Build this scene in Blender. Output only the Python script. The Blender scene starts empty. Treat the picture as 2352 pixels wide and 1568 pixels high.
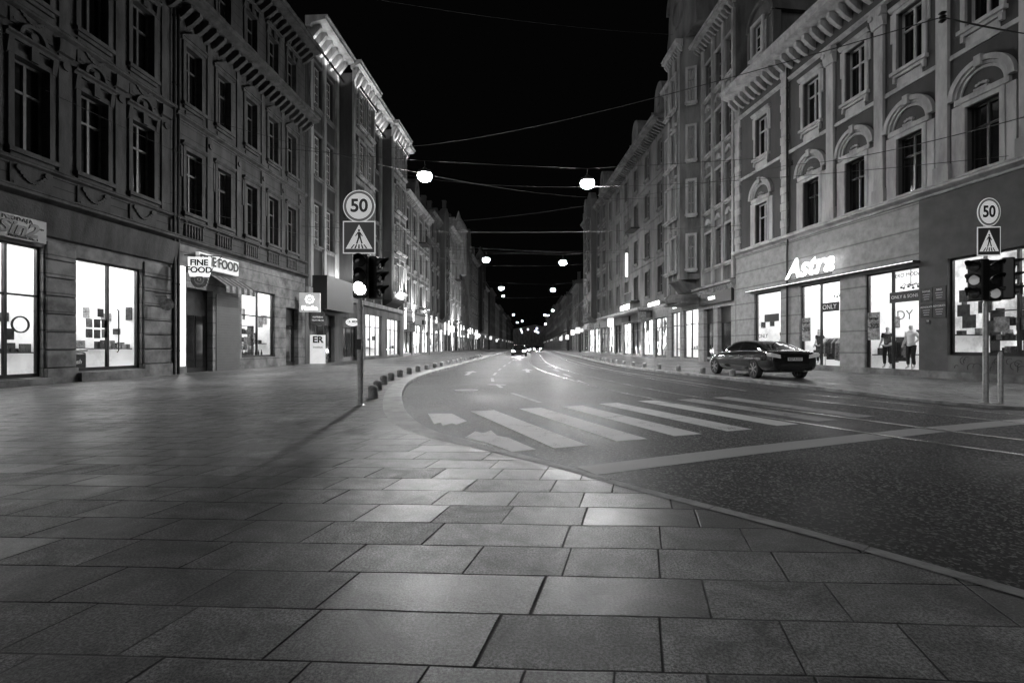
import bpy, bmesh, math, random
from mathutils import Vector, Matrix
random.seed(11)
sc = bpy.context.scene
col = sc.collection
sc.view_settings.view_transform = 'Standard'
try: sc.view_settings.look = 'None'
except Exception: pass
sc.view_settings.exposure = 0

# ------------------------------------------------------------------ materials
def nodes_of(m):
    m.use_nodes = True
    nt = m.node_tree
    return nt, nt.nodes, nt.links

def mat(name, base, rough=.8, var=.25, scale=2.0, bump=0.0, bscale=30, metal=0, emit=0.0, band=0.0, streak=False, coat=0):
    m = bpy.data.materials.new(name)
    nt, N, L = nodes_of(m)
    b = N['Principled BSDF']
    b.inputs['Roughness'].default_value = rough
    b.inputs['Metallic'].default_value = metal
    if coat: b.inputs['Coat Weight'].default_value = coat
    tc = N.new('ShaderNodeTexCoord')
    src = tc.outputs['Object']
    mp = N.new('ShaderNodeMapping')
    mp.inputs['Scale'].default_value = (1, 1, .25 if streak else 1)
    L.new(src, mp.inputs['Vector'])
    no = N.new('ShaderNodeTexNoise')
    no.inputs['Scale'].default_value = scale
    no.inputs['Detail'].default_value = 6
    no.inputs['Roughness'].default_value = .65
    L.new(mp.outputs[0], no.inputs['Vector'])
    cr = N.new('ShaderNodeValToRGB')
    lo = base*(1-var); hi = min(1, base*(1+var))
    cr.color_ramp.elements[0].position = .36
    cr.color_ramp.elements[1].position = .64
    cr.color_ramp.elements[0].color = (lo, lo, lo, 1)
    cr.color_ramp.elements[1].color = (hi, hi, hi, 1)
    L.new(no.outputs['Fac'], cr.inputs[0])
    out = cr.outputs[0]
    hgt = None
    if band:
        sp = N.new('ShaderNodeSeparateXYZ'); L.new(src, sp.inputs[0])
        d = N.new('ShaderNodeMath'); d.operation = 'DIVIDE'; d.inputs[1].default_value = band
        L.new(sp.outputs['Z'], d.inputs[0])
        fr = N.new('ShaderNodeMath'); fr.operation = 'FRACT'; L.new(d.outputs[0], fr.inputs[0])
        gt = N.new('ShaderNodeMapRange'); gt.inputs['From Min'].default_value = .03; gt.inputs['From Max'].default_value = .09
        L.new(fr.outputs[0], gt.inputs['Value'])
        mx = N.new('ShaderNodeMix'); mx.data_type = 'RGBA'; mx.blend_type = 'MULTIPLY'; mx.inputs[0].default_value = 1
        mr = N.new('ShaderNodeMapRange'); mr.inputs['To Min'].default_value = .45; L.new(gt.outputs[0], mr.inputs['Value'])
        L.new(out, mx.inputs[6]); L.new(mr.outputs[0], mx.inputs[7]); out = mx.outputs[2]
        hgt = gt.outputs[0]
    L.new(out, b.inputs['Base Color'])
    if bump or band:
        bn = N.new('ShaderNodeTexNoise'); bn.inputs['Scale'].default_value = bscale; bn.inputs['Detail'].default_value = 4
        L.new(src, bn.inputs['Vector'])
        bp = N.new('ShaderNodeBump'); bp.inputs['Strength'].default_value = max(bump, .3)
        bp.inputs['Distance'].default_value = .02
        if hgt:
            ad = N.new('ShaderNodeMath'); ad.operation = 'MULTIPLY_ADD'; ad.inputs[1].default_value = .4
            L.new(bn.outputs['Fac'], ad.inputs[0]); L.new(hgt, ad.inputs[2]); L.new(ad.outputs[0], bp.inputs['Height'])
        else:
            L.new(bn.outputs['Fac'], bp.inputs['Height'])
        L.new(bp.outputs[0], b.inputs['Normal'])
    if emit:
        L.new(out, b.inputs['Emission Color'])
        b.inputs['Emission Strength'].default_value = emit
    return m

def emat(name, strength, v=1.0):
    m = bpy.data.materials.new(name)
    nt, N, L = nodes_of(m)
    b = N['Principled BSDF']
    b.inputs['Base Color'].default_value = (.8, .8, .8, 1)
    b.inputs['Emission Color'].default_value = (v, v, v, 1)
    b.inputs['Emission Strength'].default_value = strength
    return m

def glass_mat():
    m = bpy.data.materials.new('shop_glass')
    nt, N, L = nodes_of(m)
    N.remove(N['Principled BSDF'])
    t = N.new('ShaderNodeBsdfTransparent'); g = N.new('ShaderNodeBsdfGlossy'); g.inputs['Roughness'].default_value = .02
    lw = N.new('ShaderNodeLayerWeight'); pw = N.new('ShaderNodeMath'); pw.operation = 'POWER'; pw.inputs[1].default_value = 4
    ml = N.new('ShaderNodeMath'); ml.operation = 'MULTIPLY_ADD'; ml.inputs[1].default_value = .4; ml.inputs[2].default_value = .03
    mx = N.new('ShaderNodeMixShader')
    L.new(lw.outputs['Facing'], pw.inputs[0]); L.new(pw.outputs[0], ml.inputs[0])
    L.new(ml.outputs[0], mx.inputs[0]); L.new(t.outputs[0], mx.inputs[1]); L.new(g.outputs[0], mx.inputs[2])
    L.new(mx.outputs[0], N['Material Output'].inputs[0])
    return m

def display_mat(name, strength, sx=1.3, sz=.8, thr=.35):
    """shop display behind glass: goods and shelving lit from inside"""
    m = bpy.data.materials.new(name)
    nt, N, L = nodes_of(m)
    b = N['Principled BSDF']; b.inputs['Roughness'].default_value = .15
    tc = N.new('ShaderNodeTexCoord')
    mp = N.new('ShaderNodeMapping'); mp.inputs['Scale'].default_value = (sx, 0, sz); L.new(tc.outputs['Object'], mp.inputs[0])
    vo = N.new('ShaderNodeTexVoronoi'); vo.distance = 'CHEBYCHEV'; vo.inputs['Scale'].default_value = 1.6
    L.new(mp.outputs[0], vo.inputs['Vector'])
    no = N.new('ShaderNodeTexNoise'); no.inputs['Scale'].default_value = 3; no.inputs['Detail'].default_value = 5
    L.new(mp.outputs[0], no.inputs['Vector'])
    sp = N.new('ShaderNodeSeparateColor'); L.new(vo.outputs['Color'], sp.inputs[0])
    mu = N.new('ShaderNodeMath'); mu.operation = 'MULTIPLY'
    L.new(sp.outputs[0], mu.inputs[0]); L.new(no.outputs['Fac'], mu.inputs[1])
    cr = N.new('ShaderNodeValToRGB')
    cr.color_ramp.elements[0].position = .05; cr.color_ramp.elements[0].color = (.01, .01, .01, 1)
    cr.color_ramp.elements[1].position = thr; cr.color_ramp.elements[1].color = (1, 1, 1, 1)
    L.new(mu.outputs[0], cr.inputs[0])
    b.inputs['Base Color'].default_value = (.1, .1, .1, 1)
    L.new(cr.outputs[0], b.inputs['Emission Color']); b.inputs['Emission Strength'].default_value = strength
    return m

def slab_mat():
    m = bpy.data.materials.new('granite_slabs')
    nt, N, L = nodes_of(m)
    b = N['Principled BSDF']
    def M(op, a, bb=None, c=None):
        n = N.new('ShaderNodeMath'); n.operation = op
        for i, x in enumerate((a, bb, c)):
            if x is None: continue
            if isinstance(x, (int, float)): n.inputs[i].default_value = x
            else: L.new(x, n.inputs[i])
        return n.outputs[0]
    g = N.new('ShaderNodeNewGeometry')
    sp = N.new('ShaderNodeSeparateXYZ'); L.new(g.outputs['Position'], sp.inputs[0])
    X, Y = sp.outputs['X'], sp.outputs['Y']
    wob = N.new('ShaderNodeTexNoise'); wob.inputs['Scale'].default_value = .9; L.new(g.outputs['Position'], wob.inputs['Vector'])
    u = M('MULTIPLY_ADD', Y, -.265, X)
    v = M('MULTIPLY_ADD', X, .045, Y)
    v = M('MULTIPLY_ADD', wob.outputs['Fac'], .05, v)
    RH = .362
    vr = M('DIVIDE', v, RH); row = M('FLOOR', vr); fv = M('FRACT', vr)
    w1 = N.new('ShaderNodeTexWhiteNoise'); w1.noise_dimensions = '1D'; L.new(row, w1.inputs['W'])
    r = w1.outputs['Value']
    wid = M('MULTIPLY_ADD', r, .38, .42)
    off = M('MULTIPLY', r, 17.3)
    us = M('ADD', u, off)
    us = M('ADD', us, M('MULTIPLY', M('SINE', M('MULTIPLY_ADD', us, 2.1, M('MULTIPLY', r, 30.0))), .14))
    uu = M('DIVIDE', us, wid)
    ci = M('FLOOR', uu); fu = M('FRACT', uu)
    du = M('MULTIPLY', M('MINIMUM', fu, M('SUBTRACT', 1.0, fu)), wid)
    dv = M('MULTIPLY', M('MINIMUM', fv, M('SUBTRACT', 1.0, fv)), RH)
    d = M('MINIMUM', du, dv)
    jn = N.new('ShaderNodeTexNoise'); jn.inputs['Scale'].default_value = 6; jn.inputs['Detail'].default_value = 5
    L.new(g.outputs['Position'], jn.inputs['Vector'])
    # joints read a little wider where the paving runs away from the kerb crossing
    far = N.new('ShaderNodeMapRange'); far.inputs['From Min'].default_value = 3; far.inputs['From Max'].default_value = 12
    far.inputs['To Min'].default_value = .006; far.inputs['To Max'].default_value = .013; L.new(Y, far.inputs['Value'])
    d2 = M('SUBTRACT', d, M('MULTIPLY', jn.outputs['Fac'], far.outputs[0]))
    jm = N.new('ShaderNodeMapRange'); jm.inputs['From Min'].default_value = -.001; jm.inputs['From Max'].default_value = .004
    L.new(d2, jm.inputs['Value'])
    cb = N.new('ShaderNodeCombineXYZ'); L.new(ci, cb.inputs[0]); L.new(row, cb.inputs[1])
    w2 = N.new('ShaderNodeTexWhiteNoise'); w2.noise_dimensions = '2D'; L.new(cb.outputs[0], w2.inputs['Vector'])
    sc2 = N.new('ShaderNodeSeparateColor'); L.new(w2.outputs['Color'], sc2.inputs[0])
    tone = M('MULTIPLY_ADD', w2.outputs['Value'], .85, .5)
    gn = N.new('ShaderNodeTexNoise'); gn.inputs['Scale'].default_value = 80; gn.inputs['Detail'].default_value = 4; gn.inputs['Roughness'].default_value = .85
    L.new(g.outputs['Position'], gn.inputs['Vector'])
    gm_ = N.new('ShaderNodeMapRange'); gm_.inputs['From Min'].default_value = .42; gm_.inputs['From Max'].default_value = .6
    gm_.inputs['To Min'].default_value = .35; gm_.inputs['To Max'].default_value = 1.75; L.new(gn.outputs['Fac'], gm_.inputs['Value'])
    gr = gm_.outputs[0]
    ve = N.new('ShaderNodeTexNoise'); ve.inputs['Scale'].default_value = 2.6; ve.inputs['Detail'].default_value = 9; ve.inputs['Distortion'].default_value = 1.6
    ve.inputs['Roughness'].default_value = .65
    ve.noise_dimensions = '4D'; L.new(g.outputs['Position'], ve.inputs['Vector']); L.new(M('MULTIPLY', w2.outputs['Value'], 9.0), ve.inputs['W'])
    vm = N.new('ShaderNodeMapRange'); vm.inputs['From Min'].default_value = .33; vm.inputs['From Max'].default_value = .67
    vm.inputs['To Min'].default_value = .45; vm.inputs['To Max'].default_value = 1.55; L.new(ve.outputs['Fac'], vm.inputs['Value'])
    st = N.new('ShaderNodeTexNoise'); st.inputs['Scale'].default_value = .45; st.inputs['Detail'].default_value = 7
    L.new(g.outputs['Position'], st.inputs['Vector'])
    sv = M('MULTIPLY_ADD', st.outputs['Fac'], 2.0, .0)
    val = M('MULTIPLY', M('MULTIPLY', M('MULTIPLY', tone, gr), M('MULTIPLY', vm.outputs[0], sv)), .14)
    jp = N.new('ShaderNodeMapRange'); jp.inputs['From Min'].default_value = .48; jp.inputs['From Max'].default_value = .62
    jp.inputs['To Min'].default_value = .012; jp.inputs['To Max'].default_value = .22
    L.new(st.outputs['Fac'], jp.inputs['Value'])
    mx = N.new('ShaderNodeMix'); mx.data_type = 'FLOAT'
    L.new(jm.outputs[0], mx.inputs[0]); L.new(jp.outputs[0], mx.inputs[2]); L.new(val, mx.inputs[3])
    L.new(mx.outputs[0], b.inputs['Base Color'])
    rg = M('MULTIPLY_ADD', sc2.outputs[0], .2, .23)
    rg = M('MULTIPLY_ADD', jn.outputs['Fac'], .22, rg)
    rg = M('MULTIPLY_ADD', M('SUBTRACT', 1.0, jm.outputs[0]), .3, rg)
    L.new(rg, b.inputs['Roughness'])
    L.new(M('MULTIPLY_ADD', jm.outputs[0], .38, .04), b.inputs['Specular IOR Level'])
    hh = M('MULTIPLY_ADD', gn.outputs['Fac'], .12, M('MULTIPLY', jm.outputs[0], .7))
    hh = M('MULTIPLY_ADD', ve.outputs['Fac'], .4, hh)
    hh = M('ADD', hh, M('MULTIPLY', M('MULTIPLY', fu, M('SUBTRACT', sc2.outputs[1], .5)), 2.2))
    hh = M('ADD', hh, M('MULTIPLY', M('MULTIPLY', fv, M('SUBTRACT', sc2.outputs[2], .5)), 1.6))
    bp = N.new('ShaderNodeBump'); bp.inputs['Strength'].default_value = .8; bp.inputs['Distance'].default_value = .01
    L.new(hh, bp.inputs['Height']); L.new(bp.outputs[0], b.inputs['Normal'])
    return m

def asphalt_mat():
    m = bpy.data.materials.new('asphalt')
    nt, N, L = nodes_of(m); b = N['Principled BSDF']
    g = N.new('ShaderNodeNewGeometry')
    vo = N.new('ShaderNodeTexVoronoi'); vo.inputs['Scale'].default_value = 62
    L.new(g.outputs['Position'], vo.inputs['Vector'])
    sp = N.new('ShaderNodeSeparateColor'); L.new(vo.outputs['Color'], sp.inputs[0])
    cr = N.new('ShaderNodeValToRGB'); e = cr.color_ramp.elements
    e[0].position = .35; e[0].color = (.01,)*3+(1,)
    e[1].position = 1; e[1].color = (.28,)*3+(1,)
    x = cr.color_ramp.elements.new(.72); x.color = (.04,)*3+(1,)
    L.new(sp.outputs[0], cr.inputs[0])
    n2 = N.new('ShaderNodeTexNoise'); n2.inputs['Scale'].default_value = .5; n2.inputs['Detail'].default_value = 9; n2.inputs['Roughness'].default_value = .65
    L.new(g.outputs['Position'], n2.inputs['Vector'])
    mr = N.new('ShaderNodeMapRange'); mr.inputs['From Min'].default_value = .35; mr.inputs['From Max'].default_value = .65
    mr.inputs['To Min'].default_value = .45; mr.inputs['To Max'].default_value = 1.3
    L.new(n2.outputs['Fac'], mr.inputs['Value'])
    mx = N.new('ShaderNodeMix'); mx.data_type = 'RGBA'; mx.blend_type = 'MULTIPLY'; mx.inputs[0].default_value = 1
    L.new(cr.outputs[0], mx.inputs[6]); L.new(mr.outputs[0], mx.inputs[7]); L.new(mx.outputs[2], b.inputs['Base Color'])
    rr = N.new('ShaderNodeMapRange'); rr.inputs['From Min'].default_value = .35; rr.inputs['From Max'].default_value = .65
    rr.inputs['To Min'].default_value = .42; rr.inputs['To Max'].default_value = .6
    L.new(n2.outputs['Fac'], rr.inputs['Value']); L.new(rr.outputs[0], b.inputs['Roughness'])
    b.inputs['Specular IOR Level'].default_value = .16
    bp = N.new('ShaderNodeBump'); bp.inputs['Strength'].default_value = .7; bp.inputs['Distance'].default_value = .008
    L.new(sp.outputs[0], bp.inputs['Height']); L.new(bp.outputs[0], b.inputs['Normal'])
    return m

def paint_mat(name, wear, base=.6, sc_=2.2):
    m = bpy.data.materials.new(name)
    nt, N, L = nodes_of(m); b = N['Principled BSDF']
    g = N.new('ShaderNodeNewGeometry')
    n1 = N.new('ShaderNodeTexNoise'); n1.inputs['Scale'].default_value = sc_; n1.inputs['Detail'].default_value = 9; n1.inputs['Roughness'].default_value = .7
    n2 = N.new('ShaderNodeTexNoise'); n2.inputs['Scale'].default_value = 70; n2.inputs['Detail'].default_value = 3
    for n in (n1, n2): L.new(g.outputs['Position'], n.inputs['Vector'])
    ad = N.new('ShaderNodeMath'); ad.operation = 'MULTIPLY_ADD'; ad.inputs[1].default_value = .7
    L.new(n2.outputs['Fac'], ad.inputs[0]); L.new(n1.outputs['Fac'], ad.inputs[2])
    cr = N.new('ShaderNodeValToRGB'); e = cr.color_ramp.elements
    e[0].position = wear+.14; e[0].color = (.05,)*3+(1,)
    e[1].position = wear+.28; e[1].color = (base,)*3+(1,)
    L.new(ad.outputs[0], cr.inputs[0]); L.new(cr.outputs[0], b.inputs['Base Color'])
    b.inputs['Roughness'].default_value = .6
    bp = N.new('ShaderNodeBump'); bp.inputs['Strength'].default_value = .5; bp.inputs['Distance'].default_value = .006
    L.new(n2.outputs['Fac'], bp.inputs['Height']); L.new(bp.outputs[0], b.inputs['Normal'])
    return m

M_L1 = mat('stucco_banded_dark', .055, .85, .5, 1.2, .5, 25, band=.42, streak=True)
M_L1t = mat('stucco_trim_dark', .055, .85, .5, 2.5, .5, 20, streak=True)
M_L1g = mat('stone_ground_storey', .15, .75, .5, 1.5, .4, 18, band=.55)
M_L3 = mat('brown_plaster', .035, .85, .35, 1.0, .3, streak=True)
M_lt = mat('pale_plaster', .26, .8, .4, 1.5, .3, streak=True)
M_A = mat('grey_plaster', .06, .85, .3, .8, .2, streak=True)
M_At = mat('cream_trim', .36, .8, .3, 2, .3, streak=True)
M_Ast = mat('stone_cladding', .22, .6, .22, 3, .3, 12, band=.9)
M_Adk = mat('dark_fascia_plaster', .08, .8, .2, 1.5, .2)
M_mid = mat('mid_plaster', .1, .85, .5, .9, .3, streak=True)
M_roof = mat('dark_roof_tiles', .03, .7, .4, 6, .5, 12, band=.3)
M_frame = mat('pale_window_frame', .4, .5, .15, 4)
M_gframe = mat('grey_window_frame', .1, .5, .2, 4)
M_dframe = mat('dark_metal_frame', .03, .35, .2, 4, metal=.5)
M_pane = mat('dark_window_glass', .008, .06, .3, .6)
M_panel = emat('lit_window_glass', 1.2)
M_glass = glass_mat()
M_room = mat('shop_wall_white_glow', .75, .6, .2, 1.2, emit=.4)  # walls glow by themselves, painting in the bright shop interior
M_room2 = mat('shop_wall_grey_glow', .6, .7, .4, 1.2, emit=.4)  # same painted-in wall glow on a greyer room
M_floor = mat('shop_floor', .4, .25, .15, 3)
M_ceil = emat('ceiling_light_panel', 22)
M_ceil2 = emat('ceiling_light_dim', 14)
M_goods = mat('dark_goods', .03, .6, .8, 7)
M_goodl = mat('pale_goods', .22, .6, .6, 9)
M_black = mat('black_plastic', .015, .4, .2, 8)
M_metal = mat('galvanised_steel', .42, .38, .25, 12, .15, 60, metal=.35)
M_pole = mat('pale_grey_pole', .6, .4, .3, 12, .15, 60)
M_white = mat('white_sign_face_glow', .85, .35, .05, 8, emit=.38)  # glow painted in for light the reflective sign face would throw back
M_red = mat('sign_ring', .13, .35, .1, 8, emit=.3)  # ring glows too, standing in for reflected light
M_blue = mat('sign_dark_field_glow', .04, .35, .1, 8, emit=.2)  # dark field with the same painted-in glow
M_cream = mat('white_lettering', .8, .5, .05, 8)
M_signlit = emat('lightbox', 1.6)
M_neon = emat('neon_white', 4.5)
M_lamp = emat('lamp_bowl', 500)
M_lens = mat('dark_lens', .03, .15, .3, 20)
M_lensl = emat('lit_lens', 70)
M_lensd = emat('dim_lens', .12)
M_disp = [display_mat('shop_display_a', 2.6, 1.3, .8, .5), display_mat('shop_display_b', .5, 2, 1.2, .6), display_mat('shop_display_c', 4.5, .8, .5, .4), display_mat('shop_display_d', .06, 2, 1.2, .6), display_mat('shop_display_e', 1.3, 2.5, 1.5, .6)]
M_slab = slab_mat(); M_asph = asphalt_mat()
M_paint = paint_mat('road_paint', .5, .68, 1.6); M_paintd = paint_mat('road_paint_faded', .55, .34, 2.2); M_paintw = paint_mat('road_paint_worn', .62, .6, 4); M_band = paint_mat('pale_stone_setts', .42, .4)
M_kerb = mat('kerb_granite', .27, .6, .4, 3, .5, 40)
M_rail = mat('polished_rail', .5, .25, .2, 5, metal=1)
M_rock = mat('bollard_stone', .34, .8, .35, 6, .6, 30)
M_car = mat('dark_car_paint', .05, .13, .1, 2, metal=.6, coat=1)
M_carg = mat('car_glass', .01, .03, .1, 2)
M_rub = mat('tyre_rubber', .02, .7, .2, 9)
M_rim = mat('alloy_rim', .5, .3, .1, 9, metal=.9)
M_wire = mat('steel_wire', .035, .8, .1, 3)
M_skin = mat('mannequin_white', .6, .4, .04, 4)
M_cloth = mat('white_cotton', .8, .9, .1, 9, .2)
M_clothd = mat('dark_cotton', .02, .9, .3, 9, .2)
M_band2 = mat('dark_window_banner', .02, .5, .1, 5)

# ------------------------------------------------------------------ mesh builder
class MB:
    def __init__(s): s.v = []; s.f = []; s.m = []
    def face(s, pts, mi=0):
        b = len(s.v); s.v += [tuple(p) for p in pts]; s.f.append(tuple(range(b, b+len(pts)))); s.m.append(mi)
    def box(s, x0, x1, y0, y1, z0, z1, mi=0):
        b = len(s.v)
        s.v += [(x0,y0,z0),(x1,y0,z0),(x1,y1,z0),(x0,y1,z0),(x0,y0,z1),(x1,y0,z1),(x1,y1,z1),(x0,y1,z1)]
        for q in ((0,3,2,1),(4,5,6,7),(0,1,5,4),(1,2,6,5),(2,3,7,6),(3,0,4,7)):
            s.f.append(tuple(b+i for i in q)); s.m.append(mi)
    def prism(s, prof, x0, x1, mi=0):
        b = len(s.v); n = len(prof)
        s.v += [(x0, y, z) for y, z in prof] + [(x1, y, z) for y, z in prof]
        for i in range(n):
            j = (i+1) % n
            s.f.append((b+i, b+j, b+n+j, b+n+i)); s.m.append(mi)
        s.f.append(tuple(b+i for i in range(n))); s.m.append(mi)
        s.f.append(tuple(b+n+i for i in range(n)[::-1])); s.m.append(mi)
    def plate(s, pts, y0, y1, mi=0):
        b = len(s.v); n = len(pts)
        s.v += [(x, y0, z) for x, z in pts] + [(x, y1, z) for x, z in pts]
        for i in range(n):
            j = (i+1) % n
            s.f.append((b+i, b+n+i, b+n+j, b+j)); s.m.append(mi)
        s.f.append(tuple(b+i for i in range(n))); s.m.append(mi)
        s.f.append(tuple(b+n+i for i in range(n)[::-1])); s.m.append(mi)
    def disc(s, cx, cz, r, y0, y1, n=32, mi=0, sx=1):
        s.plate([(cx+sx*r*math.cos(2*math.pi*i/n), cz+r*math.sin(2*math.pi*i/n)) for i in range(n)], y0, y1, mi)
    def arch(s, cx, cz, r0, r1, y0, y1, n=16, mi=0, a0=0, a1=math.pi):
        for i in range(n):
            a = a0+(a1-a0)*i/n; c = a0+(a1-a0)*(i+1)/n
            s.plate([(cx+r0*math.cos(a), cz+r0*math.sin(a)), (cx+r1*math.cos(a), cz+r1*math.sin(a)),
                     (cx+r1*math.cos(c), cz+r1*math.sin(c)), (cx+r0*math.cos(c), cz+r0*math.sin(c))], y0, y1, mi)
    def lathe(s, prof, cx=0, cy=0, n=20, mi=0, axis='z', cz=0):
        b = len(s.v)
        for r, z in prof:
            for i in range(n):
                a = 2*math.pi*i/n
                if axis == 'z': s.v.append((cx+r*math.cos(a), cy+r*math.sin(a), z))
                elif axis == 'x': s.v.append((z, cy+r*math.cos(a), cz+r*math.sin(a)))
                else: s.v.append((cx+r*math.cos(a), z, cz+r*math.sin(a)))
        for k in range(len(prof)-1):
            for i in range(n):
                j = (i+1) % n
                s.f.append((b+k*n+i, b+k*n+j, b+(k+1)*n+j, b+(k+1)*n+i)); s.m.append(mi)
        s.f.append(tuple(b+i for i in range(n))); s.m.append(mi)
        e = b+(len(prof)-1)*n
        s.f.append(tuple(e+i for i in range(n))); s.m.append(mi)
    def tube(s, pts, r, n=6, mi=0):
        b = len(s.v); pts = [Vector(p) for p in pts]
        for k, p in enumerate(pts):
            t = (pts[min(k+1, len(pts)-1)]-pts[max(k-1, 0)]).normalized()
            up = Vector((0, 0, 1)) if abs(t.z) < .9 else Vector((1, 0, 0))
            a = t.cross(up).normalized(); c = t.cross(a)
            for i in range(n):
                w = 2*math.pi*i/n
                s.v.append(tuple(p+a*r*math.cos(w)+c*r*math.sin(w)))
        for k in range(len(pts)-1):
            for i in range(n):
                j = (i+1) % n
                s.f.append((b+k*n+i, b+k*n+j, b+(k+1)*n+j, b+(k+1)*n+i)); s.m.append(mi)
    def mesh(s, name, mats, smooth=False, recalc=True):
        me = bpy.data.meshes.new(name); me.from_pydata(s.v, [], s.f)
        for m in mats: me.materials.append(m)
        me.polygons.foreach_set('material_index', s.m)
        if recalc:
            bm = bmesh.new(); bm.from_mesh(me); bmesh.ops.recalc_face_normals(bm, faces=bm.faces); bm.to_mesh(me); bm.free()
        if smooth:
            me.polygons.foreach_set('use_smooth', [True]*len(me.polygons))
            try: me.set_sharp_from_angle(angle=math.radians(40))
            except Exception: pass
        me.update(); return me

def inst(name, me, parent=None, loc=(0, 0, 0), rotz=0, rot=None, scale=None):
    o = bpy.data.objects.new(name, me); col.objects.link(o)
    o.parent = parent; o.location = loc
    if rot: o.rotation_euler = rot
    elif rotz: o.rotation_euler = (0, 0, rotz)
    if scale: o.scale = scale
    return o
def part(mb, name, parent, mats, loc=(0, 0, 0), rotz=0, smooth=False, bevel=0):
    o = inst(name, mb.mesh(name, mats, smooth), parent, loc, rotz)
    if bevel:
        bv = o.modifiers.new('bevel', 'BEVEL'); bv.width = bevel; bv.segments = 2; bv.limit_method = 'ANGLE'
    return o
def top(o, label, cat, group=None):
    o['label'] = label; o['category'] = cat
    if group: o['group'] = group
    return o
def thing(name, label, cat, M=None, group=None):
    o = bpy.data.objects.new(name, None); col.objects.link(o); o.empty_display_size = .2
    if M is not None: o.matrix_world = M
    return top(o, label, cat, group)
def text_mesh(body, size, extrude=.01, shear=0, offset=0, spacing=1.0):
    cu = bpy.data.curves.new('lettering', 'FONT'); cu.body = body; cu.size = size; cu.extrude = extrude
    cu.shear = shear; cu.offset = offset; cu.align_x = 'CENTER'; cu.align_y = 'CENTER'; cu.space_character = spacing
    cu.resolution_u = 4
    o = bpy.data.objects.new('tmp', cu); col.objects.link(o)
    dg = bpy.context.evaluated_depsgraph_get()
    me = bpy.data.meshes.new_from_object(o.evaluated_get(dg)); me.name = 'lettering'
    bpy.data.objects.remove(o); bpy.data.curves.remove(cu)
    me.transform(Matrix.Rotation(math.pi/2, 4, 'X'))
    me.materials.clear()
    return me
def text(body, size, parent, loc, m, rotz=0, name='lettering', sx=1.0, **k):
    me = text_mesh(body, size, **k); me.materials.append(m)
    return inst(name, me, parent, loc, rotz, scale=(sx, 1, 1))

# ------------------------------------------------------------------ ground, road, pavements
def struct(o): o['kind'] = 'structure'; return o
def crom(P, n=8):
    out = []
    for i in range(len(P)-1):
        p0 = P[max(i-1, 0)]; p1 = P[i]; p2 = P[i+1]; p3 = P[min(i+2, len(P)-1)]
        for k in range(n):
            t = k/n
            out.append(tuple(.5*((2*p1[a])+(-p0[a]+p2[a])*t+(2*p0[a]-5*p1[a]+4*p2[a]-p3[a])*t*t+(-p0[a]+3*p1[a]-3*p2[a]+p3[a])*t**3) for a in (0, 1)))
    out.append(P[-1]); return out
KL = crom([(30,-32),(12,-10),(6.5,-3),(4.2,0),(2.49,2.35),(1.93,3.1),(1.47,3.63),(1.0,4.16),(.56,4.75),(.1,5.32),(-.45,5.98),(-1.1,6.83),(-1.68,8.07),(-2.15,9.51),
           (-2.74,12.1),(-3.28,15.7),(-3.45,20.5),(-3.26,26.6),(-2.95,38),(-2.6,53.3),(-.9,100),(11.0,400)], 6)
KR = crom([(60,8.3),(22,8.45),(12,8.7),(9.9,9.0),(9.1,9.6),(8.75,11),(8.4,13),(7.9,16),(7.3,19.5),(6.6,24),(6.3,30),(6.6,40),(7.2,53),(9.1,100),(21.1,400)], 6)
def xat(K, y):
    for a, b in zip(K[:-1], K[1:]):
        if a[1] <= y <= b[1] and b[1] > a[1]:
            t = (y-a[1])/(b[1]-a[1]); return a[0]+(b[0]-a[0])*t
    return K[-1][0]
def sstep(a, b, x):
    t = max(0, min(1, (x-a)/(b-a))); return t*t*(3-2*t)
zL = lambda y: .012+.095*sstep(7, 12, y)
zR = lambda y: .06+.04*sstep(10, 14, y)

mb = MB(); mb.face([(-1500,-300,-.06),(1500,-300,-.06),(1500,2500,-.06),(-1500,2500,-.06)])
struct(part(mb, 'ground', None, [M_asph]))
mb = MB(); mb.face([(-60,-60,0),(80,-60,0),(80,400,0),(-60,400,0)])
struct(part(mb, 'road', None, [M_asph]))
mb = MB()
for a, b in zip(KL[:-1], KL[1:]):
    if b[1]-a[1] < 1e-4: continue
    mb.face([(-50,a[1],zL(a[1])),(a[0],a[1],zL(a[1])),(b[0],b[1],zL(b[1])),(-50,b[1],zL(b[1]))])
struct(part(mb, 'pavement', None, [M_slab]))
mb = MB()
for a, b in zip(KR[:-1], KR[1:]):
    if b[1]-a[1] < 1e-4: continue
    mb.face([(a[0],a[1],zR(a[1])),(60,a[1],zR(a[1])),(60,b[1],zR(b[1])),(b[0],b[1],zR(b[1]))])
struct(part(mb, 'pavement', None, [M_slab]))
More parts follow.
